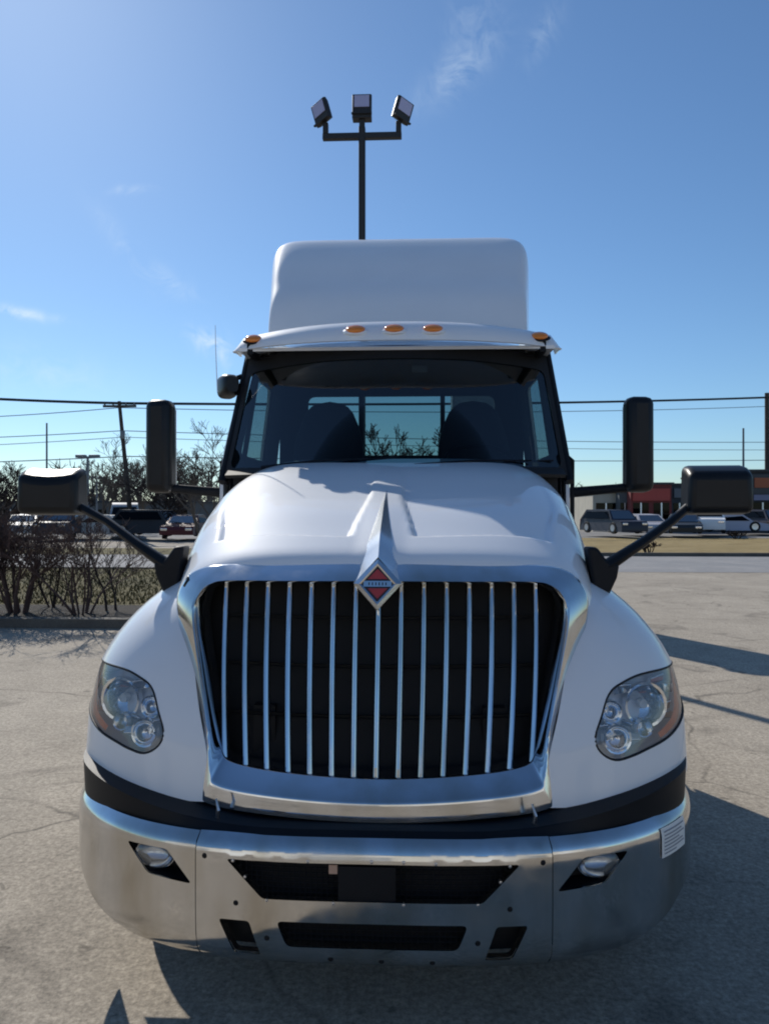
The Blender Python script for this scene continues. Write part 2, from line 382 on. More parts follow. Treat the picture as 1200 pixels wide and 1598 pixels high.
# ---- chrome grille surround
GO=[(0,1.503),(.35,1.500),(.60,1.492),(.71,1.468),(.762,1.42),(.782,1.33),(.725,1.12),(.655,.90),(.602,.73),(.572,.688),(.36,.672),(0,.663)]
GI=[(0,1.428),(.30,1.426),(.54,1.424),(.605,1.413),(.645,1.378),(.660,1.305),(.618,1.12),(.572,.93),(.548,.85),(.508,.815),(.33,.795),(0,.785)]
def cr(P,seg=8):
    Q=[(-P[1][0],P[1][1])]+P+[(-P[-2][0],P[-2][1])]; o=[]
    for i in range(1,len(Q)-2):
        for k in range(seg):
            t=k/seg; o.append(tuple(.5*(2*Q[i][j]+(-Q[i-1][j]+Q[i+1][j])*t+(2*Q[i-1][j]-5*Q[i][j]+4*Q[i+1][j]-Q[i+2][j])*t*t+(-Q[i-1][j]+3*Q[i][j]-3*Q[i+1][j]+Q[i+2][j])*t**3) for j in (0,1)))
    o.append(P[-1]); return o
def ring_pts(P):
    h=cr(P); return h+[(-x,z) for x,z in h[-2:0:-1]]
RO,RI=ring_pts(GO),ring_pts(GI); NR=len(RO)
def surround(i,v):
    i=int(i)%NR; o=RO[i]; n=RI[i]; vv=min(v,1)
    x=o[0]+(n[0]-o[0])*vv; z=o[1]+(n[1]-o[1])*vv
    zc=(o[1]+n[1])/2; k=ss(.75,.95,zc)*.22+ss(1.3,1.45,zc)*.10; rdg=.60-.08*ss(.85,.75,zc)+k*.7
    if v<=rdg: t=v/rdg; f0=-.030+.057*(1-ss(.78,.90,zc)); f=(-.11 if v==0 else f0+(.040-f0)*t*(1.25-.25*t))
    elif v<=1: t=(v-rdg)/(1-rdg); f=.040-.060*t**1.3
    else: f=-.02-(v-1)
    X,Y,Z=grille(x,z); return X,Y-f,Z
bm=grid_bm(surround,list(range(NR)),[0,.03,.08,.15,.22,.3,.38,.45,.5,.55,.6,.65,.7,.75,.8,.86,.92,.97,1,1.03,1.09],closeu=True)
GR=link('grille',bm,CHROME,T,ang=50); setp(GR,'chrome grille surround with vertical bars')
# bars
def zin_bottom(x):
    x=abs(x); h=[p for p in cr(GI) if p[1]<1.0]
    for a,b in zip(h,h[1:]):
        if b[0]<=x<=a[0]: return a[1]+(b[1]-a[1])*(x-a[0])/(b[0]-a[0]-1e-9)
    return .86
for i in range(15):
    k=i-7; zb=zin_bottom(k*.0765)-.012; zt=1.432
    def bp(u,z,k=k):
        f=(z-.8)/(1.43-.8); x=k*(.0765+.0065*f)+k*.0012*math.sin(math.pi*f)
        a=u*2*math.pi; ww=.0125; dx=ww*math.copysign(abs(math.cos(a))**.8,math.cos(a)); dy=.026*math.copysign(abs(math.sin(a))**.8,math.sin(a))
        X,Y,Z=grille(x,z); return X+dx,Y+.050+dy,z
    bm=grid_bm(bp,[j/14 for j in range(14)],lin(zb,zt,14),closeu=True); link('grille_bar',bm,CHROME,GR)
bm=sheet_bm([(-.60,.74),(.60,.74),(.72,1.46),(-.72,1.46)],[],.08,lambda x,z:(x,2.56+(z-.68)*.3+.2*x*x+.16,z)); link('radiator_screen',bm,MATTE,GR)
bm=bmesh.new()
for z in (.95,1.12,1.29): grid_bm(lambda x,q,z=z:(x,2.56+(z-.68)*.3+.2*x*x+.10+(.012 if q in(1,2) else 0),z+(.012 if q in (2,3) else 0)),lin(-.6,.6,9),[0,1,2,3],bm)
link('cross_rail',bm,MATTE,GR)
# emblem with spire
def gp(x,z,f): X,Y,Z=grille(x,z); return Vector((X,Y-f,Z))
cz=1.435
bm=bmesh.new()
def diamond(s,f,e=1.08): return [gp(0,cz+s*e,f),gp(s,cz,f),gp(0,cz-s*e,f),gp(-s,cz,f)]
rings=[diamond(.086,.0),diamond(.086,.045),diamond(.066,.062),diamond(.058,.058),diamond(.058,.050)]
prev=None
for r in rings:
    v=[bm.verts.new(p) for p in r]
    if prev:
        for k in range(4): bm.faces.new((prev[k],prev[(k+1)%4],v[(k+1)%4],v[k]))
    prev=v
EM=link('emblem',bm,CHROME,T,smooth=False); setp(EM,'chrome diamond emblem with red upper and lower halves')
def tri(name,pts,f,m):
    bm=bmesh.new(); a=[bm.verts.new(gp(x,cz+z,f)) for x,z in pts]; b=[bm.verts.new(gp(x,cz+z,f-.012)) for x,z in pts]
    bm.faces.new(a); n=len(a)
    for k in range(n): bm.faces.new((a[k],b[k],b[(k+1)%n],a[(k+1)%n]))
    return link(name,bm,m,EM,smooth=False)
tri('emblem_field',[(0,.0625),(.058,0),(0,-.0625),(-.058,0)],.046,pm('emblem_black',(.03,.02,.03),.3))
tri('emblem_inlay',[(-.036,.016),(-.0,.052),(.036,.016)],.050,RED); tri('emblem_inlay',[(-.036,-.016),(0,-.052),(.036,-.016)],.050,RED)
tri('emblem_band',[(-.050,.010),(.050,.010),(.050,-.010),(-.050,-.010)],.052,CHROME)
for s in (-.030,-.018,-.006,.006,.018,.030): tri('emblem_mark',[(s-.002,.005),(s+.002,.005),(s+.002,-.005),(s-.002,-.005)],.053,MATTE)
def hz(x,Y):
    zt=interp(HZ,Y); return zt
bm=bmesh.new()
L_=[];C_=[];R_=[]
for j in range(15):
    t=j/14; Y=2.80+.74*t; w=.080*(1-t)**.85+.002; h=.058*(1-t)**.8; 
    zb=(interp(HZ,max(Y,2.83)))+.006
    if j==0: zb-=.01
    L_.append(bm.verts.new((-w,Y,zb-.006))); C_.append(bm.verts.new((.0,Y-.01*(1-t),zb+h+.004))); R_.append(bm.verts.new((w,Y,zb-.006)))
top=bm.verts.new(gp(0,cz+.086*1.08,.05)); lv=bm.verts.new(gp(-.086,cz,.04)); rv=bm.verts.new(gp(.086,cz,.04))
bm.faces.new((lv,top,C_[0],L_[0])); bm.faces.new((top,rv,R_[0],C_[0]))
for j in range(14):
    bm.faces.new((L_[j],C_[j],C_[j+1],L_[j+1])); bm.faces.new((C_[j],R_[j],R_[j+1],C_[j+1]))
SP=link('hood_spire',bm,pm('satin_silver_spire',(.62,.66,.70),.22,.75),T,ang=20)
# ---- bumper
def ztop(s): return .657-.010*min(1,(abs(s)/1.45))**2
def bump(s,z,d=0):
    x,y,nx,ny=BP.at(s); zz=z-(ztop(s)-.657)*ss(.4,.6,z)
    o=interp([(.25,-.05),(.275,-.02),(.31,-.004),(.36,.002),(.46,.004),(.60,.004),(.625,.001),(.64,-.006),(.652,-.018),(.66,-.034)],zz)
    o+=d
    return x+nx*o,y+ny*o,z
def zbot(s): return interp([(0,.252),(.55,.256),(.75,.268),(.92,.292),(1.05,.328),(1.16,.378),(1.3,.405),(1.7,.42)],abs(s))
up=[(-.462,.592),(.462,.592),(.345,.474),(-.345,.474)]; lo=[(-.300,.406),(.300,.406),(.268,.326),(-.268,.326)]
sdL=[(-.488,.401),(-.388,.401),(-.352,.292),(-.438,.292)]; sdR=[(-x,z) for x,z in sdL][::-1]
fogL=[(-.842,.594),(-.672,.598),(-.580,.500),(-.750,.506)]; fogR=[(-x,z) for x,z in fogL][::-1]
BU=empty('bumper'); BU.parent=T; setp(BU,'polished steel front bumper in three sections with air intakes')
o=[(s,zbot(s)) for s in lin(-.565,.565,14)]+[(s,ztop(s)) for s in lin(.565,-.565,14)]
link('bumper_center',sheet_bm(o,[rounded(up,.012,3),rounded(lo,.02,4),rounded(sdL,.012,3),rounded(sdR,.012,3)],.03,bump,thick=-.006),STEEL,BU,ang=50)
for sg in (-1,1):
    o=[(sg*s,zbot(s)) for s in lin(.5675,1.62,26)]+[(sg*s,ztop(s)) for s in lin(1.62,.5675,26)]
    link('bumper_end',sheet_bm(o,[rounded(fogL if sg<0 else fogR,.015,3)],.022,bump,thick=-.006),STEEL,BU,ang=50)
bm=sheet_bm([(-1.3,.40),(-.6,.27),(.6,.27),(1.3,.40),(1.3,.60),(-1.3,.60)],[],.08,lambda s,z:bump(s,z,-.075)); link('bumper_backing',bm,MATTE,BU)
# mesh screens in the intakes
def recess(poly,name,m,dep,par):
    P=refine(rounded(poly,.012,3),.03)
    bm=grid_bm(lambda i,d:bump(*P[int(i)],d),list(range(len(P))),[-.004,-dep],closeu=True)
    return link(name,bm,m,par)
for p in (up,lo,sdL,sdR): recess(p,'intake_lip',STEEL,.03,BU)
for p in (fogL,fogR): recess(p,'fog_light_recess',BLACK,.07,BU)
bm=bmesh.new()
for k in range(-26,27):
    for p,(za,zb2) in ((up,(.470,.600)),(lo,(.322,.412))):
        s=k*.0178
        if abs(s)<(.47 if p is up else .30): tube_bm([bump(s,za,-.035),bump(s,zb2,-.035)],.0022,4,bm)
for z in lin(.33,.40,5)+lin(.48,.59,8):
    tube_bm([bump(s,z,-.037) for s in lin(-.46 if z>.45 else -.3,.46 if z>.45 else .3,12)],.0022,4,bm)
link('intake_mesh',bm,BLACK,BU)
# plate holder and small tag
bm=bmesh.new(); grid_bm(lambda s,z:bump(s,z,-.012),lin(-.105,.075,8),lin(.472,.580,4),bm,thick=.008); link('plate_holder',bm,BLACK,BU)
bm=bmesh.new(); grid_bm(lambda s,z:bump(s,z,-.010+z*0),lin(-.135,-.108,4),lin(.555,.583,4),bm,thick=.004); link('tag',bm,pm('pinkish_tag',(.55,.35,.25),.6),BU)
def bolt(s,z,r=.009,m=None,d=.002):
    c=Vector(bump(s,z,d)); x,y,nx,ny=BP.at(s); M=Matrix.Translation(c)@Vector((nx,ny,0)).to_track_quat('Z','Y').to_matrix().to_4x4()
    link('bolt',lathe_bm([(r*.9,-.006),(r,.002),(r*.75,.006),(r*.2,.007)],12,M),m or GREYM,BU)
for s,z in ((-.535,.595),(-.43,.455),(-.33,.35),(.33,.35),(.43,.455),(.535,.595),(-.13,.285),(.03,.28),(.19,.28)): bolt(s,z,.010,BLACK)
for s,z in ((-.44,.588),(-.2,.597),(.0,.600),(.1,.600),(.2,.597),(.43,.588),(-.33,.470),(-.12,.468),(.10,.468),(.33,.470),(0.4,.54),(-.4,.54)): bolt(s,z,.006,ALU)
# fog lights
for sg in (-1,1):
    s=sg*.745; x,y,nx,ny=BP.at(s); c=Vector(bump(s,.558,-.03)); ax=Vector((nx*.4,-1,0)).normalized(); M=Matrix.Translation(c)@ax.to_track_quat('Z','Y').to_matrix().to_4x4()@Matrix.Diagonal((1.25,.85,1,1))
    fl=link('fog_light',lathe_bm([(.02,-.035),(.046,-.02),(.056,0),(.056,.008),(.050,.008),(.046,-.004),(.03,-.022),(.005,-.028)],24,M),REFL,BU)
    link('fog_lens',lathe_bm([(.055,.008),(.048,.018),(.03,.025),(.008,.027)],24,M),LENS,fl)
# black trim between bumper and fenders
def trim(s,q):
    a=abs(s); zt=.665+.10*ss(.35,1.3,a); zl=ztop(s)
    e=.024*ss(.8,1.3,a)
    if q<=1: d=-.034+e+.006*q-(.04*(1-ss(.4,1.0,a))*q); z=zl-.012+(zt-zl+.012)*q
    else: d=-.028+e-(.04*(1-ss(.4,1.0,a)))-.22*(q-1); z=zt
    x,y,nx,ny=BP.at(s); return x+nx*d,y+ny*d,z
link('bumper_trim',grid_bm(trim,lin(-1.68,1.68,90),[0,.25,.5,.8,.93,1,1.03,1.15,1.6,2]),BLACK,T,ang=60)
bm=bmesh.new(); grid_bm(lambda x,z:(x,2.66+.2*x*x,z),lin(-.8,.8,12),lin(.3,.74,4),bm); link('front_closure',bm,MATTE,T)
# small tow hooks / pins at the gap
for s in (-.545,.545):
    c=bump(s,.70,-.07); link('tow_pin',tube_bm([(c[0],c[1],.66),(c[0]+.004,c[1]-.01,.70),(c[0]-.004,c[1],.735)],[.009,.007,.004],8),ALU,T)
# sticker on the right end of the bumper
ST=link('sticker',grid_bm(lambda s,z:bump(s,z,.010),lin(1.00,1.165,8),lin(.530,.628,5),thick=.001),LABELW,T); setp(ST,'white paper sticker with grey print')
for k in range(7):
    z=.615-.012*k; e=(1.15,1.13,1.15,1.11,1.14,1.15,1.09)[k]; link('print_line',grid_bm(lambda s,z:bump(s,z,.0125),lin(1.012,e,6),[z-.002,z+.002]),INK,ST)
# ---- windshield
def wind(x,v,d=0):
    a=min(1,abs(x)); yb=4.22+.34*a**2.2; zb=1.90+.0*a; yt=4.76+.20*a**2.4; zt=2.715-.035*a*a
    sc=1.015+(.955-1.015)*v
    y=yb+(yt-yb)*v; z=zb+(zt-zb)*v
    n=Vector((0,-.82,.57)); return x*sc,y+n.y*d,z+n.z*d
WO=[(-1,0),(1,0),(1,1),(-1,1)]
link('windshield',grid_bm(wind,lin(-1,1,30),lin(0,1,12)),GLASS,T)
inner=rounded([(-.972,.05),(.972,.05),(.965,.86),(.5,.885),(-.5,.885),(-.965,.86)],.06,5)
link('windshield_border',sheet_bm(WO,[inner],.06,lambda x,v:wind(x,v,.004),thick=-.002),MATTE,T)
# cowl with wipers under the glass
link('cowl',grid_bm(lambda x,q:(x,4.28+.3*abs(x)**2.2-.12*(1-q),1.90+.05*q-.0*abs(x)),lin(-.99,.99,24),[0,.5,1],thick=.02),MATTE,T)
for x0,x1 in ((-.75,-.12),(.12,.78)):
    p0=Vector(wind(x0,.03,.03)); p1=Vector(wind(x1,.085,.022)); w=link('wiper',tube_bm([p0,p0.lerp(p1,.5)+Vector((0,-.008,.012)),p1],[.012,.008,.005],6),BLACK,T)
    q0=Vector(wind((x0+x1)/2-.35*(x1-x0),.035,.014)); q1=Vector(wind(x1+.14,.10,.014)); link('wiper_blade',tube_bm([q0,q1],.006,6),BLACK,w)
# ---- cab
CABW=1.02
def pillar(sg):
    bm=bmesh.new()
    pts=[wind(sg*1.0,v,-.0) for v in lin(-.05,1.02,6)]
    for k in range(2): pass
    return tube_bm([(p[0]+sg*.012,p[1]+.03,p[2]) for p in pts],.03,8,bm)
for sg in (-1,1):
    link('a_pillar',pillar(sg),BLACK,T)
    x=sg*CABW
    prof=[(4.55,1.15),(6.12,1.15),(6.12,2.74),(5.0,2.76),(4.60,1.92)]
    win=rounded([(4.83,2.02),(5.72,2.02),(5.72,2.60),(5.06,2.60)],.05,4)
    def side(y,z,sg=sg): return (sg*(1.035-.075*ss(1.9,2.75,z)),y,z)
    link('cab_side',sheet_bm(prof,[win],.12,side,thick=.02),WHITE,T)
    link('side_window',sheet_bm(win,[],.15,lambda y,z:(side(y,z)[0]-sg*.012,y,z)),GLASSG,T)
    link('door_liner',sheet_bm([(4.6,1.2),(6.1,1.2),(6.1,2.70),(5.02,2.70),(4.62,1.95)],[rounded([(4.86,2.05),(5.69,2.05),(5.69,2.57),(5.08,2.57)],.05,4)],.12,lambda y,z:(side(y,z)[0]-sg*.04,y,z),thick=.01),INT,T)
    link('vent_bar',tube_bm([(side(5,2.0)[0]-sg*.03,4.98,2.0),(side(5,2.6)[0]-sg*.03,5.10,2.60)],.018,6),BLACK,T)
    link('grab_handle',tube_bm([(sg*1.045,4.74,1.5),(sg*1.08,4.74,1.55),(sg*1.08,4.74,2.0),(sg*1.03,4.76,2.05)],.014,8),BLACK,T)
# rear wall with window
rw=rounded([(-.74,2.13),(.74,2.13),(.74,2.60),(-.74,2.60)],.06,4)
link('cab_rear_wall',sheet_bm([(-.98,1.15),(.98,1.15),(.96,2.74),(-.96,2.74)],[rw],.15,lambda x,z:(x,6.10,z),thick=.03),INT,T)
link('rear_window',sheet_bm(rw,[],.2,lambda x,z:(x,6.09,z)),GLASSG,T)
for x in (-.31,.33): link('window_bar',box_bm(x-.018,x+.018,6.05,6.085,2.12,2.61),BLACK,T)
link('cab_floor',box_bm(-.96,.96,4.6,6.05,1.13,1.2),INT,T)
link('headliner',grid_bm(lambda x,y:(x,y,2.685-.02*x*x+.01*(y-5)),lin(-.93,.93,9),lin(4.86,6.08,6)),INT,T)
link('cab_roof',grid_bm(lambda x,y:(x,y,2.70+.10*(1-abs(x/.97)**4)*ss(4.7,5.0,y)),lin(-.97,.97,24),lin(4.72,6.13,12),thick=.02),WHITE,T)
link('dashboard',grid_bm(lambda x,q:(x,4.42+.28*abs(x)**2.2*1+(0,.0,.42,.50,.50)[int(q)],(1.2,1.93,1.95,1.90,1.3)[int(q)]+(.04 if x>.2 and x<.85 and q in(2,) else 0)),lin(-.93,.93,28),[0,1,2,3,4]),INT,T)
def seat(x):
    bm=bmesh.new()
    def sf(u,v): # backrest as a rounded slab
        a=u*2*math.pi; z=1.62+.86*v; w=.255*(1-.30*ss(.55,1,v)); k=(1-abs(2*v-1)**8)**.5 if 0<v<1 else 0.001
        c,s=math.cos(a),math.sin(a); n=2/3.2
        return (x+w*k*math.copysign(abs(c)**n,c),5.42+.12*v+.075*k*math.copysign(abs(s)**n,s),z)
    grid_bm(sf,[i/20 for i in range(20)],[0,.01,.03,.07,.15,.3,.5,.65,.8,.9,.95,.98,1],bm,closeu=True)
    o=link('seat',bm,SEATM,T)
    link('seat_cushion',box_bm(x-.25,x+.25,4.98,5.45,1.55,1.70),SEATM,T,bevel=.05)
    link('seat_pedestal',box_bm(x-.18,x+.18,5.05,5.4,1.2,1.55),INT,T,bevel=.02)
    link('armrest',tube_bm([(x+.29,5.1,1.86),(x+.29,5.45,1.86)],.03,8),SEATM,o)
seat(-.50); seat(.53)
# steering wheel (right of picture), mirror and dash camera
c=Vector((.53,4.95,2.0)); ax=Vector((0,-.55,.83)).normalized(); M=Matrix.Translation(c)@ax.to_track_quat('Z','Y').to_matrix().to_4x4()
SW=link('steering_wheel',tube_bm([M@Vector((.225*math.cos(a),.225*math.sin(a),0)) for a in lin(0,2*math.pi,33)],.015,8,cap=False),BLACK,T)
for a in (0.2,2.94,4.71): link('spoke',tube_bm([c,M@Vector((.22*math.cos(a),.22*math.sin(a),0))],.012,6),BLACK,SW)
link('steering_column',tube_bm([c,c-ax*.35],.03,8),BLACK,T)
link('dash_camera',box_bm(.10,.20,4.93,4.97,2.585,2.625),GREYM,T,bevel=.008)
# ---- sun visor with marker lights
def visor(x,q):
    a=abs(x)/1.03; yf=4.50+.30*a**2.6; zl=2.695; zt=2.845-.040*a**2-.10*ss(.94,1,a)**1.5
    return (x,yf+.20*q**1.4, zl+(max(zt,zl+.004)-zl)*math.sin(q*math.pi/2)**.9)
VI=link('sun_visor',grid_bm(visor,lin(-1.03,1.03,70),lin(0,1,14),thick=.012),WHITE,T,ang=60)
for x,sc in ((-.228,1),(.0,1),(.228,1),(-.88,.9),(.88,.9)):
    q=.26 if abs(x)<.5 else .30; p=Vector(visor(x,q)); M=Matrix.Translation(p+Vector((0,-.012,.006)))@Matrix.Diagonal((1,1,1,1))
    bm=bmesh.new(); bmesh.ops.create_uvsphere(bm,u_segments=20,v_segments=12,radius=1); bmesh.ops.transform(bm,matrix=M@Matrix.Rotation(.5,4,'X')@Matrix.Diagonal((.058*sc,.05,.021,1)),verts=bm.verts)
    ml=link('marker_light',bm,AMB,T)
    bm=bmesh.new(); bmesh.ops.create_uvsphere(bm,u_segments=20,v_segments=10,radius=1); bmesh.ops.transform(bm,matrix=Matrix.Translation(p+Vector((0,.004,-.004)))@Matrix.Rotation(.5,4,'X')@Matrix.Diagonal((.078*sc,.055,.018,1)),verts=bm.verts)
    link('lamp_base',bm,BLACK if sc<1 else WHITE,ml)
for sg in (-1,1): link('visor_bracket',box_bm(sg*.90-.02,sg*.90+.02,4.72,4.92,2.66,2.76),BLACK,T,bevel=.006)
# ---- roof fairing
SEAM=pm('panel_gap',(.05,.055,.06),.8)
FRZ=[(4.98,2.80),(5.02,2.92),(5.12,3.10),(5.3,3.29),(5.5,3.50),(5.66,3.64),(5.76,3.71),(5.84,3.74),(6.0,3.745),(6.35,3.735)]
FRW=[(4.98,.828),(5.2,.858),(5.5,.905),(5.75,.943),(6.35,.965)]
def fair(u,Y):
    sg=-1 if u<0 else 1; n=15; a=fa(min(abs(u),1),n); w=interp(FRW,Y); zt=interp(FRZ,Y)
    x=w*math.sin(a)**(2/n) if u else 0; z=2.70+(zt-2.70)*max(0,math.cos(a))**(2/n)
    return sg*x,Y,z
uu=lin(-1,1,121)
FA=link('roof_fairing',grid_bm(fair,uu,[4.98,4.985,5.0]+lin(5.02,6.35,36),thick=-.012),WHITE,T,ang=60)
for sg in (-1,1):
    for Y in (5.95,): link('trim_strip',tube_bm([Vector(fair(sg*p,Y))+Vector((sg*.001,0,.001)) for p in lin(.1,.985,40)],.003,5),SEAM,FA)
    for p in (.80,.86,.92): 
        q=Vector(fair(sg*p,5.35)); link('rivet',lathe_bm([(.009,-.003),(.009,.002),(.004,.005)],10,Matrix.Translation(q)@Vector((sg*.6,-.7,.3)).normalized().to_track_quat('Z','Y').to_matrix().to_4x4()),SEAM,FA)
link('fairing_back_brace',box_bm(-.85,.85,6.28,6.32,2.75,2.85),GREYM,FA)
# ---- door mirrors, hood mirrors
def shell(cx,cy,cz_,w,h,d,rot=0,n=5,droop=0,top=0):
    bm=bmesh.new()
    def f(a,q):
        k=max(0,1-abs(q)**4)**.25 if abs(q)<1 else .001
        x=w/2*math.copysign(abs(math.cos(a))**(2/n),math.cos(a)); z=h/2*math.copysign(abs(math.sin(a))**(2/n),math.sin(a))
        kk=(1-.16*ss(.2,-1,q)); kk=kk if abs(q)<1 else kk*.001
        kk*= (1-max(0,(-q-.5)/.5)**2*.25) if q<-.5 and abs(q)<1 else 1
        z+=droop*x*x
        X=x*kk; Z=z*kk; Yy=q*d/2
        c,s=math.cos(rot),math.sin(rot)
        return (cx+X*c-Yy*s,cy+X*s+Yy*c,cz_+Z)
    grid_bm(f,[2*math.pi*k/48 for k in range(48)],[-1,-.999,-.95,-.85,-.7,-.5,-.2,.2,.6,.9,.97,1],bm,closeu=True)
    return bm
def mirror_bm(cx,cy,cz_,w,h,d,rot,slope,sag=0):
    bm=bmesh.new(); n=5 if sag else 2; secs=[]
    for k in range(n):
        x=-w/2+w*k/(n-1); g=sag*(1-(2*x/w)**2); fl=1+.06*abs(2*x/w)
        sec=[(x*.97,-d/2,-h/2+.01),(x*.95,-d/2,h/2-slope-g),(x*.97,-d*.1,h/2-slope*.35-g),(x,d/2,h/2-g*.3),(x*1.03,d/2,-h/2)]
        secs.append([bm.verts.new((cx+a*math.cos(rot)-b*math.sin(rot),cy+a*math.sin(rot)+b*math.cos(rot),cz_+c)) for a,b,c in sec])
    for p,q in zip(secs,secs[1:]):
        for k in range(5): bm.faces.new((p[k],p[(k+1)%5],q[(k+1)%5],q[k]))
    bm.faces.new(secs[0]); bm.faces.new(secs[-1][::-1]); return bm
for sg in (-1,1):
    mx=-1.44 if sg<0 else 1.455
    dm=link('door_mirror',mirror_bm(mx,4.66,2.085,.168,.575,.13,sg*.12,.0),MIRB,T,bevel=.045); setp(dm,'tall black door mirror')
    link('mirror_glass',box_bm(mx-.075,mx+.075,4.727,4.733,1.85,2.32),REFL,dm)
    ar=link('mirror_arm',tube_bm([(sg*1.03,4.78,1.80),(sg*1.2,4.72,1.815),(mx-sg*.02,4.66,1.835)],[.034,.030,.026],10),BLACK,T)
    link('mirror_arm',tube_bm([(sg*1.0,4.82,2.62),(sg*1.0,4.82,2.63)],.02,6),BLACK,T) if False else None
for sg in (-1,1):
    hx=-1.472 if sg<0 else 1.412; hzc=1.782 if sg<0 else 1.785
    hm=link('hood_mirror',mirror_bm(hx,3.33,hzc,.268,.22,.15,-sg*.10,.045,sag=.016 if sg<0 else 0),MIRB,T,bevel=.028); setp(hm,'wide black hood mirror on a long arm')
    link('mirror_glass',box_bm(hx-.11,hx+.11,3.413,3.419,hzc-.07,hzc+.08),REFL,hm)
    arm=[(sg*.885,3.22,1.44),(sg*.93,3.20,1.475),(sg*1.06,3.23,1.555),(sg*1.20,3.28,1.645),(hx-sg*.115,3.33,1.715),(hx-sg*.09,3.34,1.75)]
    link('hood_mirror_arm',tube_bm(arm,[.045,.034,.026,.023,.023,.022],10,sq=.8),MIRB,T)
    # triangular foot against the hood flank
    poly=[(.845,1.20),(.86,1.36),(.835,1.545),(.875,1.545),(.915,1.49),(.965,1.475),(.955,1.42),(.90,1.30)]
    bm=prism_bm([(sg*a,b) for a,b in poly],'y',3.17,3.27); link('mirror_foot',bm,BLACK,T,bevel=.012)
# look-down mirror over the passenger door and its stalk
bm=shell(-1.065,4.86,2.49,.12,.15,.16,rot=.5,n=3.2); link('lookdown_mirror',bm,MIRB,T)
link('lookdown_stalk',tube_bm([(-1.0,4.92,2.56),(-1.08,4.88,2.52)],.018,6),BLACK,T)
link('cb_antenna',tube_bm([(-1.12,4.78,2.44),(-1.13,4.78,2.70),(-1.133,4.78,2.86)],[.004,.003,.002],5),ALU,T)
# ---- wheels, axles, chassis
def wheel(x,y,dual=False):
    sg=1 if x>0 else -1; w=.29 if not dual else .60
    M=Matrix.Translation((x,y,WZ))@Matrix.Rotation(R(90)*sg,4,'Y')
    wh=link('wheel',lathe_bm([(.34,-w/2),(.46,-w/2),(.505,-w/2+.03),(.515,-w/2+.07),(.515,w/2-.07),(.505,w/2-.03),(.46,w/2),(.33,w/2)],40,M),RUB,T)
    link('rim',lathe_bm([(.30,-.05),(.335,w/2-.005),(.30,w/2+.004),(.27,w/2-.07),(.14,w/2-.09),(.12,w/2+.01),(.03,w/2+.02)],32,M),ALU,wh)
wheel(-1.02,WY); wheel(1.02,WY)
for y in (7.6,8.9): wheel(-.90,y,True); wheel(.90,y,True)
link('front_axle',tube_bm([(-.95,WY,.5),(-.5,WY,.42),(.5,WY,.42),(.95,WY,.5)],.055,8),MATTE,T)
for y in (7.6,8.9): link('rear_axle',tube_bm([(-.8,y,.52),(.8,y,.52)],.09,8),MATTE,T)
for x in (-.42,.42): link('frame_rail',box_bm(x-.04,x+.04,2.8,9.4,.72,.98),MATTE,T)
link('engine_block',box_bm(-.36,.36,3.1,4.4,.75,1.3),MATTE,T,bevel=.04)
link('firewall',box_bm(-.95,.95,4.50,4.56,.9,1.9),MATTE,T)
link('fifth_wheel',lathe_bm([(.45,1.05),(.47,1.08),(.45,1.13),(.1,1.14)],24,Matrix.Translation((0,8.2,0))),MATTE,T)
for sg in (-1,1):
    M=Matrix.Translation((sg*.92,5.0,.72))@Matrix.Rotation(R(-90),4,'X'); link('fuel_tank',lathe_bm([(.1,0),(.29,.01),(.31,.04),(.31,1.0),(.29,1.03),(.1,1.04)],28,M),ALU,T)
    link('step',box_bm(sg*1.02-.16,sg*1.02+.16,4.62,4.95,.42,.46),ALU,T,bevel=.01)
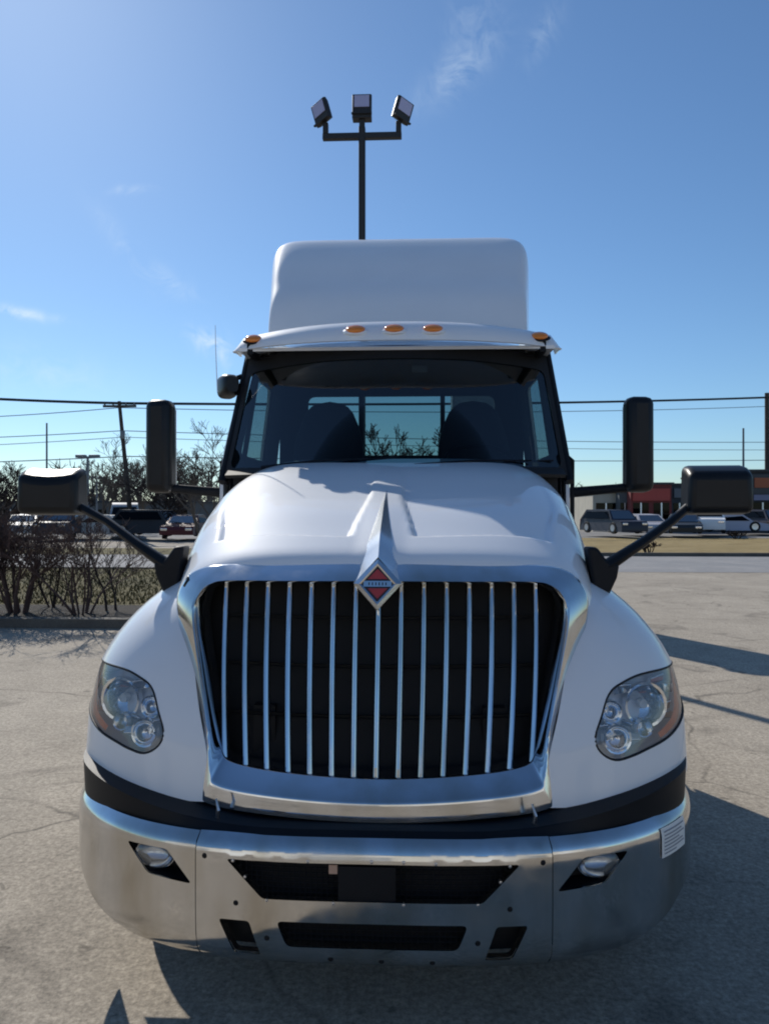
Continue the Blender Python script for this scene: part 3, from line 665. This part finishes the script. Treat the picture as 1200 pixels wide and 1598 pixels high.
# ================================================================ THE PLACE
def ground_mat(name,c1,c2,speck=.5,crack=.0,grass=False,rough=.9,stain=0):
    m,nt,b=nodes(name); L=nt.links; N=nt.nodes; b.inputs['Roughness'].default_value=rough; b.inputs['Specular IOR Level'].default_value=.25
    tc=N.new('ShaderNodeTexCoord')
    def noise(s,d=5,r=.6,dist=0,vec=None):
        n=N.new('ShaderNodeTexNoise'); n.inputs['Scale'].default_value=s; n.inputs['Detail'].default_value=d; n.inputs['Roughness'].default_value=r; n.inputs['Distortion'].default_value=dist
        L.new(vec or tc.outputs['Object'],n.inputs['Vector']); return n.outputs[0]
    def mr(i,a,bb,c,d):
        r=N.new('ShaderNodeMapRange'); 
        for k,v in zip((1,2,3,4),(a,bb,c,d)): r.inputs[k].default_value=v
        L.new(i,r.inputs[0]); return r.outputs[0]
    def mul(a,c):
        x=N.new('ShaderNodeMath'); x.operation='MULTIPLY'; L.new(a,x.inputs[0]); L.new(c,x.inputs[1]); return x.outputs[0]
    ramp=N.new('ShaderNodeValToRGB'); ramp.color_ramp.elements[0].position=.35; ramp.color_ramp.elements[1].position=.65
    ramp.color_ramp.elements[0].color=(*c1,1); ramp.color_ramp.elements[1].color=(*c2,1); L.new(noise(.55,6,.6,.4),ramp.inputs[0])
    f=mr(noise(48,3,.8),.3,.7,1-speck*.55,1+speck*.5)
    f=mul(f,mr(noise(22,4,.7),.3,.7,1-speck*.3,1+speck*.25))
    f=mul(f,mr(noise(3.2,5,.65),.3,.7,.90,1.08))
    if crack:
        dn=N.new('ShaderNodeTexNoise'); dn.inputs['Scale'].default_value=2.2; dn.inputs['Detail'].default_value=6; L.new(tc.outputs['Object'],dn.inputs['Vector'])
        mx=N.new('ShaderNodeMix'); mx.data_type='VECTOR'; mx.inputs[0].default_value=.22; L.new(tc.outputs['Object'],mx.inputs[4]); L.new(dn.outputs['Color'],mx.inputs[5])
        for sc,wd,dk in ((.45,.013,.5),(1.3,.008,.8)):
            v=N.new('ShaderNodeTexVoronoi'); v.feature='DISTANCE_TO_EDGE'; v.inputs['Scale'].default_value=sc; L.new(mx.outputs[1],v.inputs['Vector'])
            c=mr(v.outputs['Distance'],wd*.1*sc,wd*1.1*sc,dk,1)
            # cracks fade in and out
            w=mr(noise(.9 if sc<1 else 1.7,3),.42,.58,0,1); q=N.new('ShaderNodeMix'); q.data_type='FLOAT'; L.new(w,q.inputs[0]); q.inputs[2].default_value=1; L.new(c,q.inputs[3]); f=mul(f,q.outputs[0])
    if stain:
        f=mul(f,mr(noise(1.3,3,.5,.8),.60,.68,1,.72)); f=mul(f,mr(noise(6,2,.5,.5),.70,.74,1,.6))
    s=N.new('ShaderNodeVectorMath'); s.operation='SCALE'; L.new(ramp.outputs[0],s.inputs[0]); L.new(f,s.inputs['Scale']); L.new(s.outputs[0],b.inputs['Base Color'])
    bp=N.new('ShaderNodeBump'); bp.inputs['Strength'].default_value=.5 if not grass else .9; bp.inputs['Distance'].default_value=.006 if not grass else .05; L.new(noise(60 if not grass else 30,4,.8),bp.inputs['Height']); L.new(bp.outputs[0],b.inputs['Normal'])
    return m
ASPH=ground_mat('old_pale_pavement',(.33,.285,.225),(.42,.365,.29),.75,1,stain=1)
ROADM=ground_mat('road_asphalt',(.25,.25,.25),(.31,.30,.29),.4,0)
GRASSL=ground_mat('dormant_grass_olive',(.11,.095,.035),(.19,.155,.06),.9,0,True)
GRASSR=ground_mat('dormant_grass_straw',(.30,.22,.09),(.40,.30,.14),.8,0,True)
LOTM=ground_mat('far_lot_asphalt',(.20,.19,.18),(.27,.26,.24),.4,0)
CURBM=ground_mat('curb_concrete_dirty',(.10,.09,.08),(.17,.155,.13),.5,0)
MULCH=ground_mat('bare_soil_mulch',(.035,.028,.022),(.06,.05,.04),.8,0,True)
def sheet(name,poly,z,m,kind='structure'):
    bm=bmesh.new(); bm.faces.new([bm.verts.new((x,y,z)) for x,y in poly]); o=link(name,bm,m,smooth=False); setp(o,kind=kind); return o
sheet('ground',[(-1200,-1200),(1200,-1200),(1200,1200),(-1200,1200)],0,ASPH)
sheet('road',[(-400,21.6),(400,20.6),(400,28.2),(-400,28.6)],.004,ROADM)
sheet('far_parking_lot',[(-400,33),(400,46.5),(400,400),(-400,400)],.008,LOTM)
sheet('roadside_verge',[(-400,28.6),(-1,28.4),(-1,33),(-400,33)],.012,GRASSL)
sheet('grass_strip',[(6.5,28.3),(400,28.2),(400,46),(9.5,46)],.012,GRASSR)
sheet('planting_island',[(-60,10.9),(-3.0,10.9),(-1.8,14),(-1.5,20.4),(-60,20.9)],.10,GRASSL)
sheet('mulch_bed',[(-60,10.9),(-3.1,10.9),(-3.0,12.6),(-60,12.9)],.104,MULCH)
# curb round the island
bm=bmesh.new(); cu=[(-60,10.75),(-3.75,10.75),(-3.2,10.85),(-2.9,11.2),(-1.7,14),(-1.38,20.5),(-60,21.0)]
inn_=[(-60,10.95),(-3.78,10.95),(-3.35,11.02),(-3.08,11.3),(-1.88,14.1),(-1.55,20.35),(-60,20.85)]
A=[bm.verts.new((x,y,0)) for x,y in cu];B=[bm.verts.new((x,y,.135)) for x,y in cu];C_=[bm.verts.new((x,y,.135)) for x,y in inn_];D_=[bm.verts.new((x,y,.05)) for x,y in inn_]
for k in range(len(cu)-1):
    for p,q in ((A,B),(B,C_),(C_,D_)): bm.faces.new((p[k],p[k+1],q[k+1],q[k]))
setp(link('curb',bm,CURBM,ang=30),kind='structure')
# curb along the far side of the road
setp(link('road_curb',box_bm(6.4,300,28.25,28.45,0,.13),CURBM,smooth=False),kind='structure')
# grass blades on the island
rnd=random.Random(11); bm=bmesh.new()
for k in range(9000):
    y=rnd.uniform(12.7,20.3); x=rnd.uniform(-.62*y-.5,-2.0); 
    h=rnd.uniform(.03,.10); a=rnd.uniform(0,6.28); w=.012
    p=Vector((x,y,.10)); d=Vector((math.cos(a),math.sin(a),0)); bm.faces.new([bm.verts.new(p-d*w),bm.verts.new(p+d*w),bm.verts.new(p+Vector((rnd.uniform(-.04,.04),rnd.uniform(-.04,.04),h)))])
setp(link('dead_grass',bm,GRASSL,smooth=False,recalc=False),'olive brown dormant grass on the island behind the shrubs','grass',kind='stuff')
# ---- light pole behind the truck
BRONZE=pm('dark_bronze_paint',(.02,.017,.016),.5)
FLENS=pm('flood_lens_pale',(.42,.41,.60),.25,spec=.6)
LP=empty('light_pole',(-.81,12.8,0),'tall dark bronze parking lot light pole with three floodlights behind the truck','light pole')
link('pole',box_bm(-.055,.055,-.055,.055,.6,8.08),BRONZE,LP,bevel=.012)
link('pole_base',lathe_bm([(.30,0),(.30,.6),(.27,.64),(.1,.66)],24),pm('pole_base_concrete',(.35,.33,.30),.9,var=.2,bump=.3),LP)
link('crossarm',box_bm(-.66,.66,-.05,.05,7.88,7.98),BRONZE,LP,bevel=.01)
def flood(x,z,roll,tilt,yaw,front=True):
    M=Matrix.Translation((x,0,z))@Matrix.Rotation(R(roll),4,'Y')@Matrix.Rotation(R(yaw),4,'Z')@Matrix.Rotation(R(tilt),4,'X')
    bm=bmesh.new(); v=[]
    for y,s in ((-.07,.155),(-.02,.165),(.05,.14),(.12,.09)): v.append([bm.verts.new(M@Vector((a*s,y,b*s*1.12))) for a,b in ((-1,-1),(1,-1),(1,1),(-1,1))])
    for p,q in zip(v,v[1:]):
        for k in range(4): bm.faces.new((p[k],p[(k+1)%4],q[(k+1)%4],q[k]))
    bm.faces.new(v[0][::-1]); bm.faces.new(v[-1])
    fl=link('floodlight',bm,BRONZE,LP,bevel=.006)
    link('lens',box_bm(-.125,.125,-.082,-.072,-.05,.15,M=M),FLENS,fl)
    link('visor_lip',box_bm(-.17,.17,-.11,-.07,-.18,-.155,M=M),BRONZE,fl)
    return fl
for sx in (-1,1):
    link('arm_riser',box_bm(sx*.61-.045,sx*.61+.045,-.045,.045,7.98,8.16),BRONZE,LP,bevel=.008)
    flood(sx*.665,8.34,sx*18,-4,sx*(38))
f=flood(0,8.43,0,-4,0); 
link('knuckle',box_bm(-.16,.16,-.09,.09,8.20,8.29),BRONZE,LP,bevel=.01); link('riser',box_bm(-.045,.045,-.045,.045,8.06,8.22),BRONZE,LP)
# ---- utility poles and cables
WOOD=pm('weathered_pole_wood',(.07,.055,.045),.9,var=.3,vs=4,bump=.3)
CABLE=pm('black_cable',(.02,.025,.03),.6); THIN=pm('grey_wire',(.16,.19,.22),.5)
def upole(px,py,Y,bx,label,arm=True,h=None):
    top=at(px,py,Y); base=at(bx,840,Y); base.z=0
    e=empty('utility_pole',base,label,'utility pole','utility poles along the road')
    t=top-base
    link('pole',tube_bm([(0,0,0),t*.5,t],[.15,.13,.10] if arm else [.22,.20,.18],10),WOOD,e)
    if arm:
        link('crossarm',box_bm(t.x-.95,t.x+1.0,-.06,.06,t.z-.35,t.z-.22),WOOD,e)
        for q in (-.85,-.35,.4,.9): link('insulator',lathe_bm([(.03,0),(.06,.04),(.03,.08),(.05,.12),(.02,.16)],8,Matrix.Translation((t.x+q,0,t.z-.22))),GREYM,e)
        link('transformer_can',lathe_bm([(.13,0),(.14,.02),(.14,.42),(.10,.48)],14,Matrix.Translation((t.x+.24,-.1,t.z-2.2))),GREYM,e)
    return top
t1=upole(186,626,44,207,'leaning weathered wooden utility pole on the left, beside the tall door mirror')
t2=upole(1197,613,62,1198,'dark wooden utility pole at the right edge of the picture',arm=False)
def cable(pts,r,m,label,sag):
    P=[]
    for a,b in zip(pts,pts[1:]):
        for k in range(16): t=k/16; p=a.lerp(b,t); p=p-Vector((0,0,4*sag*t*(1-t))); P.append(p)
    P.append(pts[-1]); o=link('overhead_cable',tube_bm(P,r,6),m); setp(o,label,'cable','overhead cables'); return o
L0=at(-420,590,44); R0=at(1800,560,60)
cable([L0,at(186,629,44),at(1197,620,62),R0],.085,CABLE,'thick black bundled overhead cable, the uppermost of the lines',.25)
cable([at(-420,655,44),at(186,636,44),at(1197,634,62),R0-Vector((0,0,.5))],.025,THIN,'thin pale wire hanging just beneath the thick black cable',.35)
cable([at(-420,690,44),at(190,672,44),at(1197,690,62),at(1800,700,60)],.025,THIN,'thin pale wire, third line down from the top',.2)
cable([at(-420,705,44),at(192,682,44),at(1197,702,62),at(1800,712,60)],.020,THIN,'thin pale wire, fourth line down from the top',.2)
cable([at(-420,728,44),at(196,712,44),at(1197,718,62),at(1800,712,60)],.03,THIN,'thin pale wire, lowest line above the tree tops',.15)
# ---- masts and small lights at left
def mast(px,py,Y,r,label):
    t=at(px,py,Y); e=setp(link('antenna_mast',tube_bm([(0,0,0),(0,0,t.z)],[r*1.3,r],8),GREYM),label,'mast'); e.location=(t.x,Y,0); return e
mast(73,660,60,.07,'thin grey mast rising behind the left hood mirror')
def street(px,py,Y,arm,label):
    t=at(px,py,Y); e=empty('street_lamp',(t.x,Y,0),label,'street lamp','distant parking lot lamps')
    link('pole',tube_bm([(0,0,0),(0,0,t.z)],[.11,.08],8),GREYM,e)
    for s in (-1,1):
        if arm: link('lamp_head',box_bm(s*.12,s*arm,-.18,.18,t.z-.10,t.z+.10),GREYM,e,bevel=.04) if s>0 else link('lamp_head',box_bm(-arm,-.12,-.18,.18,t.z-.10,t.z+.10),GREYM,e,bevel=.04)
street(137,712,48,.75,'distant grey street lamp with a double head left of the leaning pole')
street(151,745,70,.5,'far smaller street lamp just above the bare trees on the left')
street(1160,668,64,.0,'faint grey lamp post without head far off on the right')
# ---- bare trees and shrubs
BARK=pm('dark_bare_branches',(.045,.032,.028),.95,var=.25,vs=3); BARK2=pm('grey_bare_branches',(.13,.105,.085),.95,var=.2); BARK3=pm('reddish_brown_twigs',(.10,.062,.052),.95,var=.2)
def branchy(seed,h,levels,r0,spread,up,n0,kids=(3,4),segs=3,tilt=.3,minr=.004,width=1):
    rn=random.Random(seed); tr=bmesh.new(); cr_=bmesh.new()
    def grow(p,d,l,r,lev):
        pts=[p]; q=p.copy(); dd=d.copy()
        for k in range(segs):
            dd=(dd+Vector((rn.gauss(0,.14),rn.gauss(0,.14),rn.gauss(0,.06)+up*.06))).normalized(); q=q+dd*l/segs; pts.append(q.copy())
        rr=[max(minr,r*(1-.5*k/segs)) for k in range(segs+1)]
        tube_bm(pts,rr,5 if lev==0 else 3,tr if lev==0 else cr_,cap=False)
        if lev<levels:
            for k in range(rn.randint(*kids)):
                t=rn.uniform(.35,1); i=min(segs-1,int(t*segs)); pp=pts[i].lerp(pts[i+1],t*segs-i)
                sd=Vector((rn.gauss(0,1)*width,rn.gauss(0,1)*width,rn.uniform(-.2,.6))).normalized()
                grow(pp,(dd*.65+sd*spread).normalized(),l*rn.uniform(.5,.75),r*.5,lev+1)
    for k in range(n0):
        a=rn.uniform(0,6.28); d=Vector((math.cos(a)*tilt*rn.uniform(.3,1),math.sin(a)*tilt*rn.uniform(.3,1),1)).normalized()
        grow(Vector((math.cos(a)*.12*(n0>1),math.sin(a)*.12*(n0>1),0)),d,h*rn.uniform(.42,.6),r0*rn.uniform(.7,1.1),0)
    return tr,cr_
def plant(name,x,y,args,m,label,cat,group,z=0,names=('trunk','crown')):
    e=empty(name,(x,y,z),label,cat,group); t,c=branchy(*args); link(names[0],t,m,e,recalc=False); link(names[1],c,m,e,recalc=False); return e
def shrub(px,Y,args,m,label):
    p=at(px,900,Y); return plant('bare_shrub',p.x,Y,args,m,label,'shrub','bare shrubs on the planting island',.10,('stem','twigs'))
shrub(-35,11.7,(1,2.1,4,.03,.55,.6,10,(3,4),3,.42,.004,1),BARK,'large bare dark shrub cut off by the left edge of the picture')
shrub(28,11.6,(2,1.8,4,.03,.6,.6,10,(3,4),3,.36,.0035,1),BARK3,'dense bare brown shrub right under the left hood mirror')
shrub(128,11.5,(3,1.65,4,.022,.6,.7,8,(2,4),3,.34,.003,1),BARK3,'bare multi-stemmed shrub between the dense one and the truck fender')
shrub(176,11.9,(4,1.5,3,.02,.5,.8,3,(3,4),3,.22,.004,1),BARK,'thin sparse bare shrub nearest the truck')
shrub(85,12.4,(9,1.4,3,.018,.6,.7,6,(3,4),3,.45,.003,1),BARK,'low bare shrub set back between the two brown ones')
def tree(px,Y,h,args,m,label,grp='bare trees beyond the road'):
    p=at(px,830,Y); return plant('bare_tree',p.x,Y,args,m,label,'tree',grp)
tree(322,30,4.9,(21,4.6,5,.10,.55,.5,2,(3,4),3,.25,.008,1),BARK2,'pale leafless tree peeking out beside the left edge of the cab')
tree(255,44,4,(22,4.6,4,.12,.7,.3,4,(4,5),3,.5,.012,1),BARK,'dark spreading leafless tree below the left door mirror')
tree(165,52,5,(23,5.4,5,.10,.55,.6,3,(3,4),3,.35,.014,1),BARK2,'grey leafless tree left of the leaning utility pole')
tree(222,60,5,(24,6.2,5,.12,.55,.6,3,(3,4),3,.4,.014,1),BARK2,'grey leafless tree right behind the leaning utility pole')
tree(5,36,5,(25,3.8,5,.12,.6,.5,3,(3,4),3,.4,.012,1),BARK,'dark leafless tree rising at the far left edge')
tree(110,44,5,(26,3.6,4,.12,.6,.4,4,(3,5),3,.5,.014,1),BARK,'low dark leafless tree behind the left hood mirror')
# seen through the cab: trees behind the truck
tree(560,40,5,(27,6.0,5,.14,.55,.6,3,(3,4),3,.3,.02,1),BARK2,'leafless tree seen through the cab windows, left one')
tree(660,42,5,(28,6.0,5,.14,.55,.6,3,(3,4),3,.3,.02,1),BARK2,'leafless tree seen through the cab windows, right one')
# far wood
rn=random.Random(77); bm=bmesh.new()
for k in range(520):
    px=rn.uniform(-250,1500); Y=rn.uniform(95,150); p=at(px,800,Y); h=rn.uniform(4.5,8.5)*(1 if px<500 else .55)
    q=Vector((p.x,Y,0)); tube_bm([q,q+Vector((rn.gauss(0,.3),0,h*.5)),q+Vector((rn.gauss(0,.6),0,h))],[.25,.16,.03],4,bm,cap=False)
    for j in range(16):
        z=h*rn.uniform(.25,.95); b=q+Vector((0,0,z)); a=rn.uniform(0,6.28); l=rn.uniform(.8,2.2)*(1.15-z/h*.6)
        e=b+Vector((math.cos(a)*l,math.sin(a)*l,l*rn.uniform(.4,1.1))); tube_bm([b,b.lerp(e,.5)+Vector((0,0,.1)),e],[.07,.05,.02],3,bm,cap=False)
setp(link('far_wood',bm,BARK2,recalc=False),'far-off belt of grey leafless trees along the horizon','trees',kind='stuff')
# ---- vehicles
CG=glassm('car_glass',(.03,.035,.04),.35)
def car(px,Y,rot,col,label,kind='sedan',group='vehicles parked across the road'):
    p=at(px,830,Y); nm={'sedan':'parked_car','suv':'parked_suv','pickup':'pickup_truck','van':'parked_van'}[kind]
    e=empty(nm,(p.x,Y,0),label,{'sedan':'car','suv':'SUV','pickup':'pickup truck','van':'van'}[kind],group,rz=R(rot))
    paint=pm('car_paint',col,.5,0,.12,spec=.3)
    P={'sedan':[(-2.25,.35),(-2.28,.62),(-2.15,.80),(-1.35,.92),(-.70,1.38),(.55,1.42),(1.35,.98),(2.1,.92),(2.2,.6),(2.18,.35)],
       'suv':[(-2.3,.4),(-2.32,.8),(-2.2,1.0),(-1.3,1.08),(-.75,1.66),(1.7,1.70),(2.1,1.1),(2.2,.7),(2.18,.4)],
       'pickup':[(-2.7,.5),(-2.72,.95),(-2.6,1.12),(-1.5,1.2),(-1.0,1.80),(.45,1.84),(.75,1.22),(2.65,1.2),(2.7,.8),(2.68,.5)],
       'van':[(-2.6,.4),(-2.62,.9),(-2.3,1.15),(-1.75,1.9),(-1.4,2.1),(2.5,2.12),(2.6,1.6),(2.6,.4)]}[kind]
    hw=.90
    bm=bmesh.new(); secs=[]
    for x,k in ((-hw,1),(-hw+.0,0),( hw,0),(hw,1)): pass
    for x,ins in ((-hw+.02,.10),(-hw,.0),(-hw*.93,-.0),(hw*.93,-.0),(hw,.0),(hw-.02,.10)):
        sec=[]
        for (a,z) in P:
            zz=z; xx=x
            if z>1.25 or (kind=='sedan' and z>1.0): xx=x*.80
            sec.append(bm.verts.new((xx,a*(1-ins*.1),zz)))
        secs.append(sec)
    for a,b in zip(secs,secs[1:]):
        n=len(a)
        for k in range(n): bm.faces.new((a[k],a[(k+1)%n],b[(k+1)%n],b[k]))
    bm.faces.new(secs[0]); bm.faces.new(secs[-1][::-1])
    link('body',bm,paint,e,bevel=.05)
    roof=[q for q in P if q[1]>1.25]; zt=roof[0][1]; zb_={'sedan':.98,'suv':1.15,'pickup':1.28,'van':1.25}[kind]
    # side glass, windscreen, rear glass
    i0=P.index(roof[0]); i1=P.index(roof[-1]); f0=P[i0-1]; r1=P[i1+1]
    for s in (-1,1):
        poly=[(f0[0]+.28,zb_),(roof[0][0]+.08,zt-.08),(roof[-1][0]-.1,zt-.08),(min(r1[0],roof[-1][0]+.45)-.2,zb_)]
        if kind=='van': poly=[(-2.1,1.25),(-1.65,1.85),(-.8,1.85),(-.8,1.25)]
        bm=bmesh.new(); bm.faces.new([bm.verts.new((s*((.905 if z<1.2 else .735) if kind!='van' else (.87 if z<1.5 else .735)),a,z)) for a,z in poly]); link('side_window',bm,CG,e,smooth=False)
    for (a,b_,nmx) in ((f0,roof[0],'windscreen'),(r1,roof[-1],'rear_window')):
        if kind=='van' and nmx=='rear_window': continue
        A_=Vector((0,a[0],a[1])); B_=Vector((0,b_[0],b_[1])); n=(B_-A_).cross(Vector((1,0,0))).normalized()*.012
        if (n.y>0)==(a[0]<b_[0]): n=-n
        bm=bmesh.new(); lo_=A_.lerp(B_,.10)+n; hi_=A_.lerp(B_,.92)+n
        bm.faces.new([bm.verts.new((-.76,lo_.y,lo_.z)),bm.verts.new((.76,lo_.y,lo_.z)),bm.verts.new((.64,hi_.y,hi_.z)),bm.verts.new((-.64,hi_.y,hi_.z))]); link(nmx,bm,CG,e,smooth=False)
    L_2={'sedan':1.38,'suv':1.4,'pickup':1.75,'van':1.65}[kind]
    for s in (-1,1):
        for y in (-L_2,L_2):
            M=Matrix.Translation((s*.80,y,.60))@Matrix.Rotation(R(90)*s,4,'Y'); w=link('wheel',lathe_bm([(.2,-.1),(.32,-.1),(.345,-.06),(.345,.07),(.32,.115),(.2,.115)],18,M),RUB,e)
            link('rim',lathe_bm([(.21,.10),(.2,.125),(.05,.12)],14,M),ALU,w)
        fz=P[2][1]-.12; link('headlight',box_bm(s*.66-.17,s*.66+.17,P[1][0]-.02,P[1][0]+.12,fz-.10,fz+.04),REFL,e,bevel=.02)
        bz=P[-3][1]-.12 if kind!='van' else 1.0; link('tail_light',box_bm(s*.75-.1,s*.75+.1,P[-2][0]-.06,P[-2][0]+.025,bz-.10,bz+.1),pm('tail_red',(.4,.02,.02),.3),e)
    return e
car(-25,44,12,(.05,.05,.06),'dark grey sedan at the far left, behind the big shrub')
car(45,45,8,(.55,.56,.58),'silver sedan behind the dense brown shrub')
car(102,42,5,(.04,.045,.06),'black SUV below the left hood mirror','suv')
car(160,43,90,(.62,.60,.55),'cream sedan side on, behind the mirror arm')
car(240,42,78,(.02,.022,.03),'long black SUV beside the truck hood on the left','suv')
car(196,46,20,(.45,.46,.48),'pale grey van far behind the mirror arm','van')
car(295,42,0,(.10,.018,.02),'dark red sedan mostly hidden by the hood')
car(955,47.5,20,(.03,.03,.045),'black SUV right beside the truck hood on the right','suv')
car(1003,49,10,(.50,.48,.50),'silver sedan in front of the red shop front')
car(1066,48,-14,(.03,.035,.04),'black sedan next to the white pickup')
car(1106,49,-20,(.80,.80,.80),'white pickup truck below the right hood mirror','pickup')
car(1136,51,85,(.42,.42,.50),'grey sedan side on, just right of the white pickup')
car(1195,52,15,(.03,.03,.05),'dark blue SUV at the right edge of the picture','suv')
# ---- buildings
def building(name,px0,px1,Y,ztop,depth,wallc,label,fascia=None,fz=None,rooflip=True,doors=3,winc=(.02,.025,.03),group=None):
    a=at(px0,830,Y); b=at(px1,830,Y); w=b.x-a.x
    e=empty(name,(a.x,Y,0),label,'building',group)
    link('wall',box_bm(0,w,0,depth,0,ztop),pm('wall_paint',wallc,.85,var=.12,vs=1),e)
    if rooflip: link('roof',box_bm(-.15,w+.15,-.15,depth+.15,ztop+.003,ztop+.16),pm('roof_edge',(.05,.05,.055),.7),e)
    if fascia: link('fascia',box_bm(.15,w-.15,-.16,-.004,*fz),pm('fascia',fascia,.5,var=.1,vs=1),e)
    n=doors
    for k in range(n):
        x0=w*(k+.12)/n; x1=w*(k+.88)/n; wn=link('window',box_bm(x0,x1,-.03,.05,.35,min(2.2,ztop-.7)),CG,e)
        link('frame',box_bm((x0+x1)/2-.05,(x0+x1)/2+.05,-.06,-.031,.35,min(2.2,ztop-.7)),ALU,wn)
    return e
building('shop_building',925,966,60,2.95,12,(.42,.39,.32),'low tan building showing just right of the truck hood',doors=1)
building('shop_building',966,984,59,3.0,12,(.10,.12,.13),'narrow dark grey unit between the tan building and the red shop',doors=1)
building('shop_building',984,1048,58,3.55,14,(.20,.045,.04),'shop with red front and bright red fascia below the right door mirror',(.42,.05,.035),(2.35,3.25),doors=2)
building('shop_building',1048,1170,60,3.55,14,(.07,.075,.085),'long dark grey shop building behind the right hood mirror',(.16,.17,.19),(2.6,3.3),doors=5)
sb=building('shop_building',1170,1330,56,4.4,14,(.045,.045,.05),'dark shop building with a small orange sign at the right edge',(.05,.05,.055),(2.8,4.2),doors=4)
link('sign_board',box_bm(.25,1.7,-.24,-.165,3.25,3.95),pm('sign_orange',(.36,.09,.03),.5),sb); link('sign_board',box_bm(.2,1.9,-.22,-.165,2.35,2.75),pm('sign_pale',(.2,.2,.3),.5),sb)
building('warehouse',-260,300,78,2.4,14,(.13,.12,.11),'long low grey-brown warehouse across the left background',doors=9)
# low junk and bushes at the grass edge on the right
for px,Y,label in ((1150,45,'small dark clump on the far edge of the right grass strip'),(1012,30.5,'small dark clump at the road end of the right grass strip')):
    p=at(px,850,Y); plant('low_bush',p.x,Y,(int(px),.6,3,.03,.8,.2,9,(3,5),2,.8,.01,1),BARK,label,'bush','low bushes on the grass strip')
# made-up block, added out of view behind the truck to cast a shadow band
CB=empty('shadow_caster',(1.15,13.4,0),'tall narrow grey block added unseen behind the truck to cast a shadow band','shadow caster')
link('shadow_caster_body',box_bm(-.45,.45,-.35,.35,.12,4.0),GREYM,CB,bevel=.02); link('shadow_caster_roof',prism_bm([(-.52,4.003),(.52,4.003),(.40,4.18),(-.40,4.18)],'y',-.42,.42),GREYM,CB); link('shadow_caster_plinth',box_bm(-.5,.5,-.4,.4,0,.118),CURBM,CB); link('door',box_bm(-.40,.40,-.375,-.352,.25,3.8),GREYM,CB)

# unseen building added behind the camera for bounce light and chrome reflections
DB=empty('bounce_building',(-30,-19,0),'long pale building with garage doors, added unseen behind the camera to bounce light','building')
link('wall',box_bm(0,62,-14,0,0,6.2),pm('bounce_wall_pale',(.62,.60,.55),.8,var=.08,vs=.6),DB); link('roof',box_bm(-.2,62.2,-14.2,.25,6.204,6.45),GREYM,DB)
for k in range(8): link('bounce_building_door',box_bm(3+7.3*k,7.4+7.3*k,.004,.09,0,4.2),pm('bounce_door_paint',(.30,.31,.32) if k%2 else (.66,.66,.64),.6),DB)
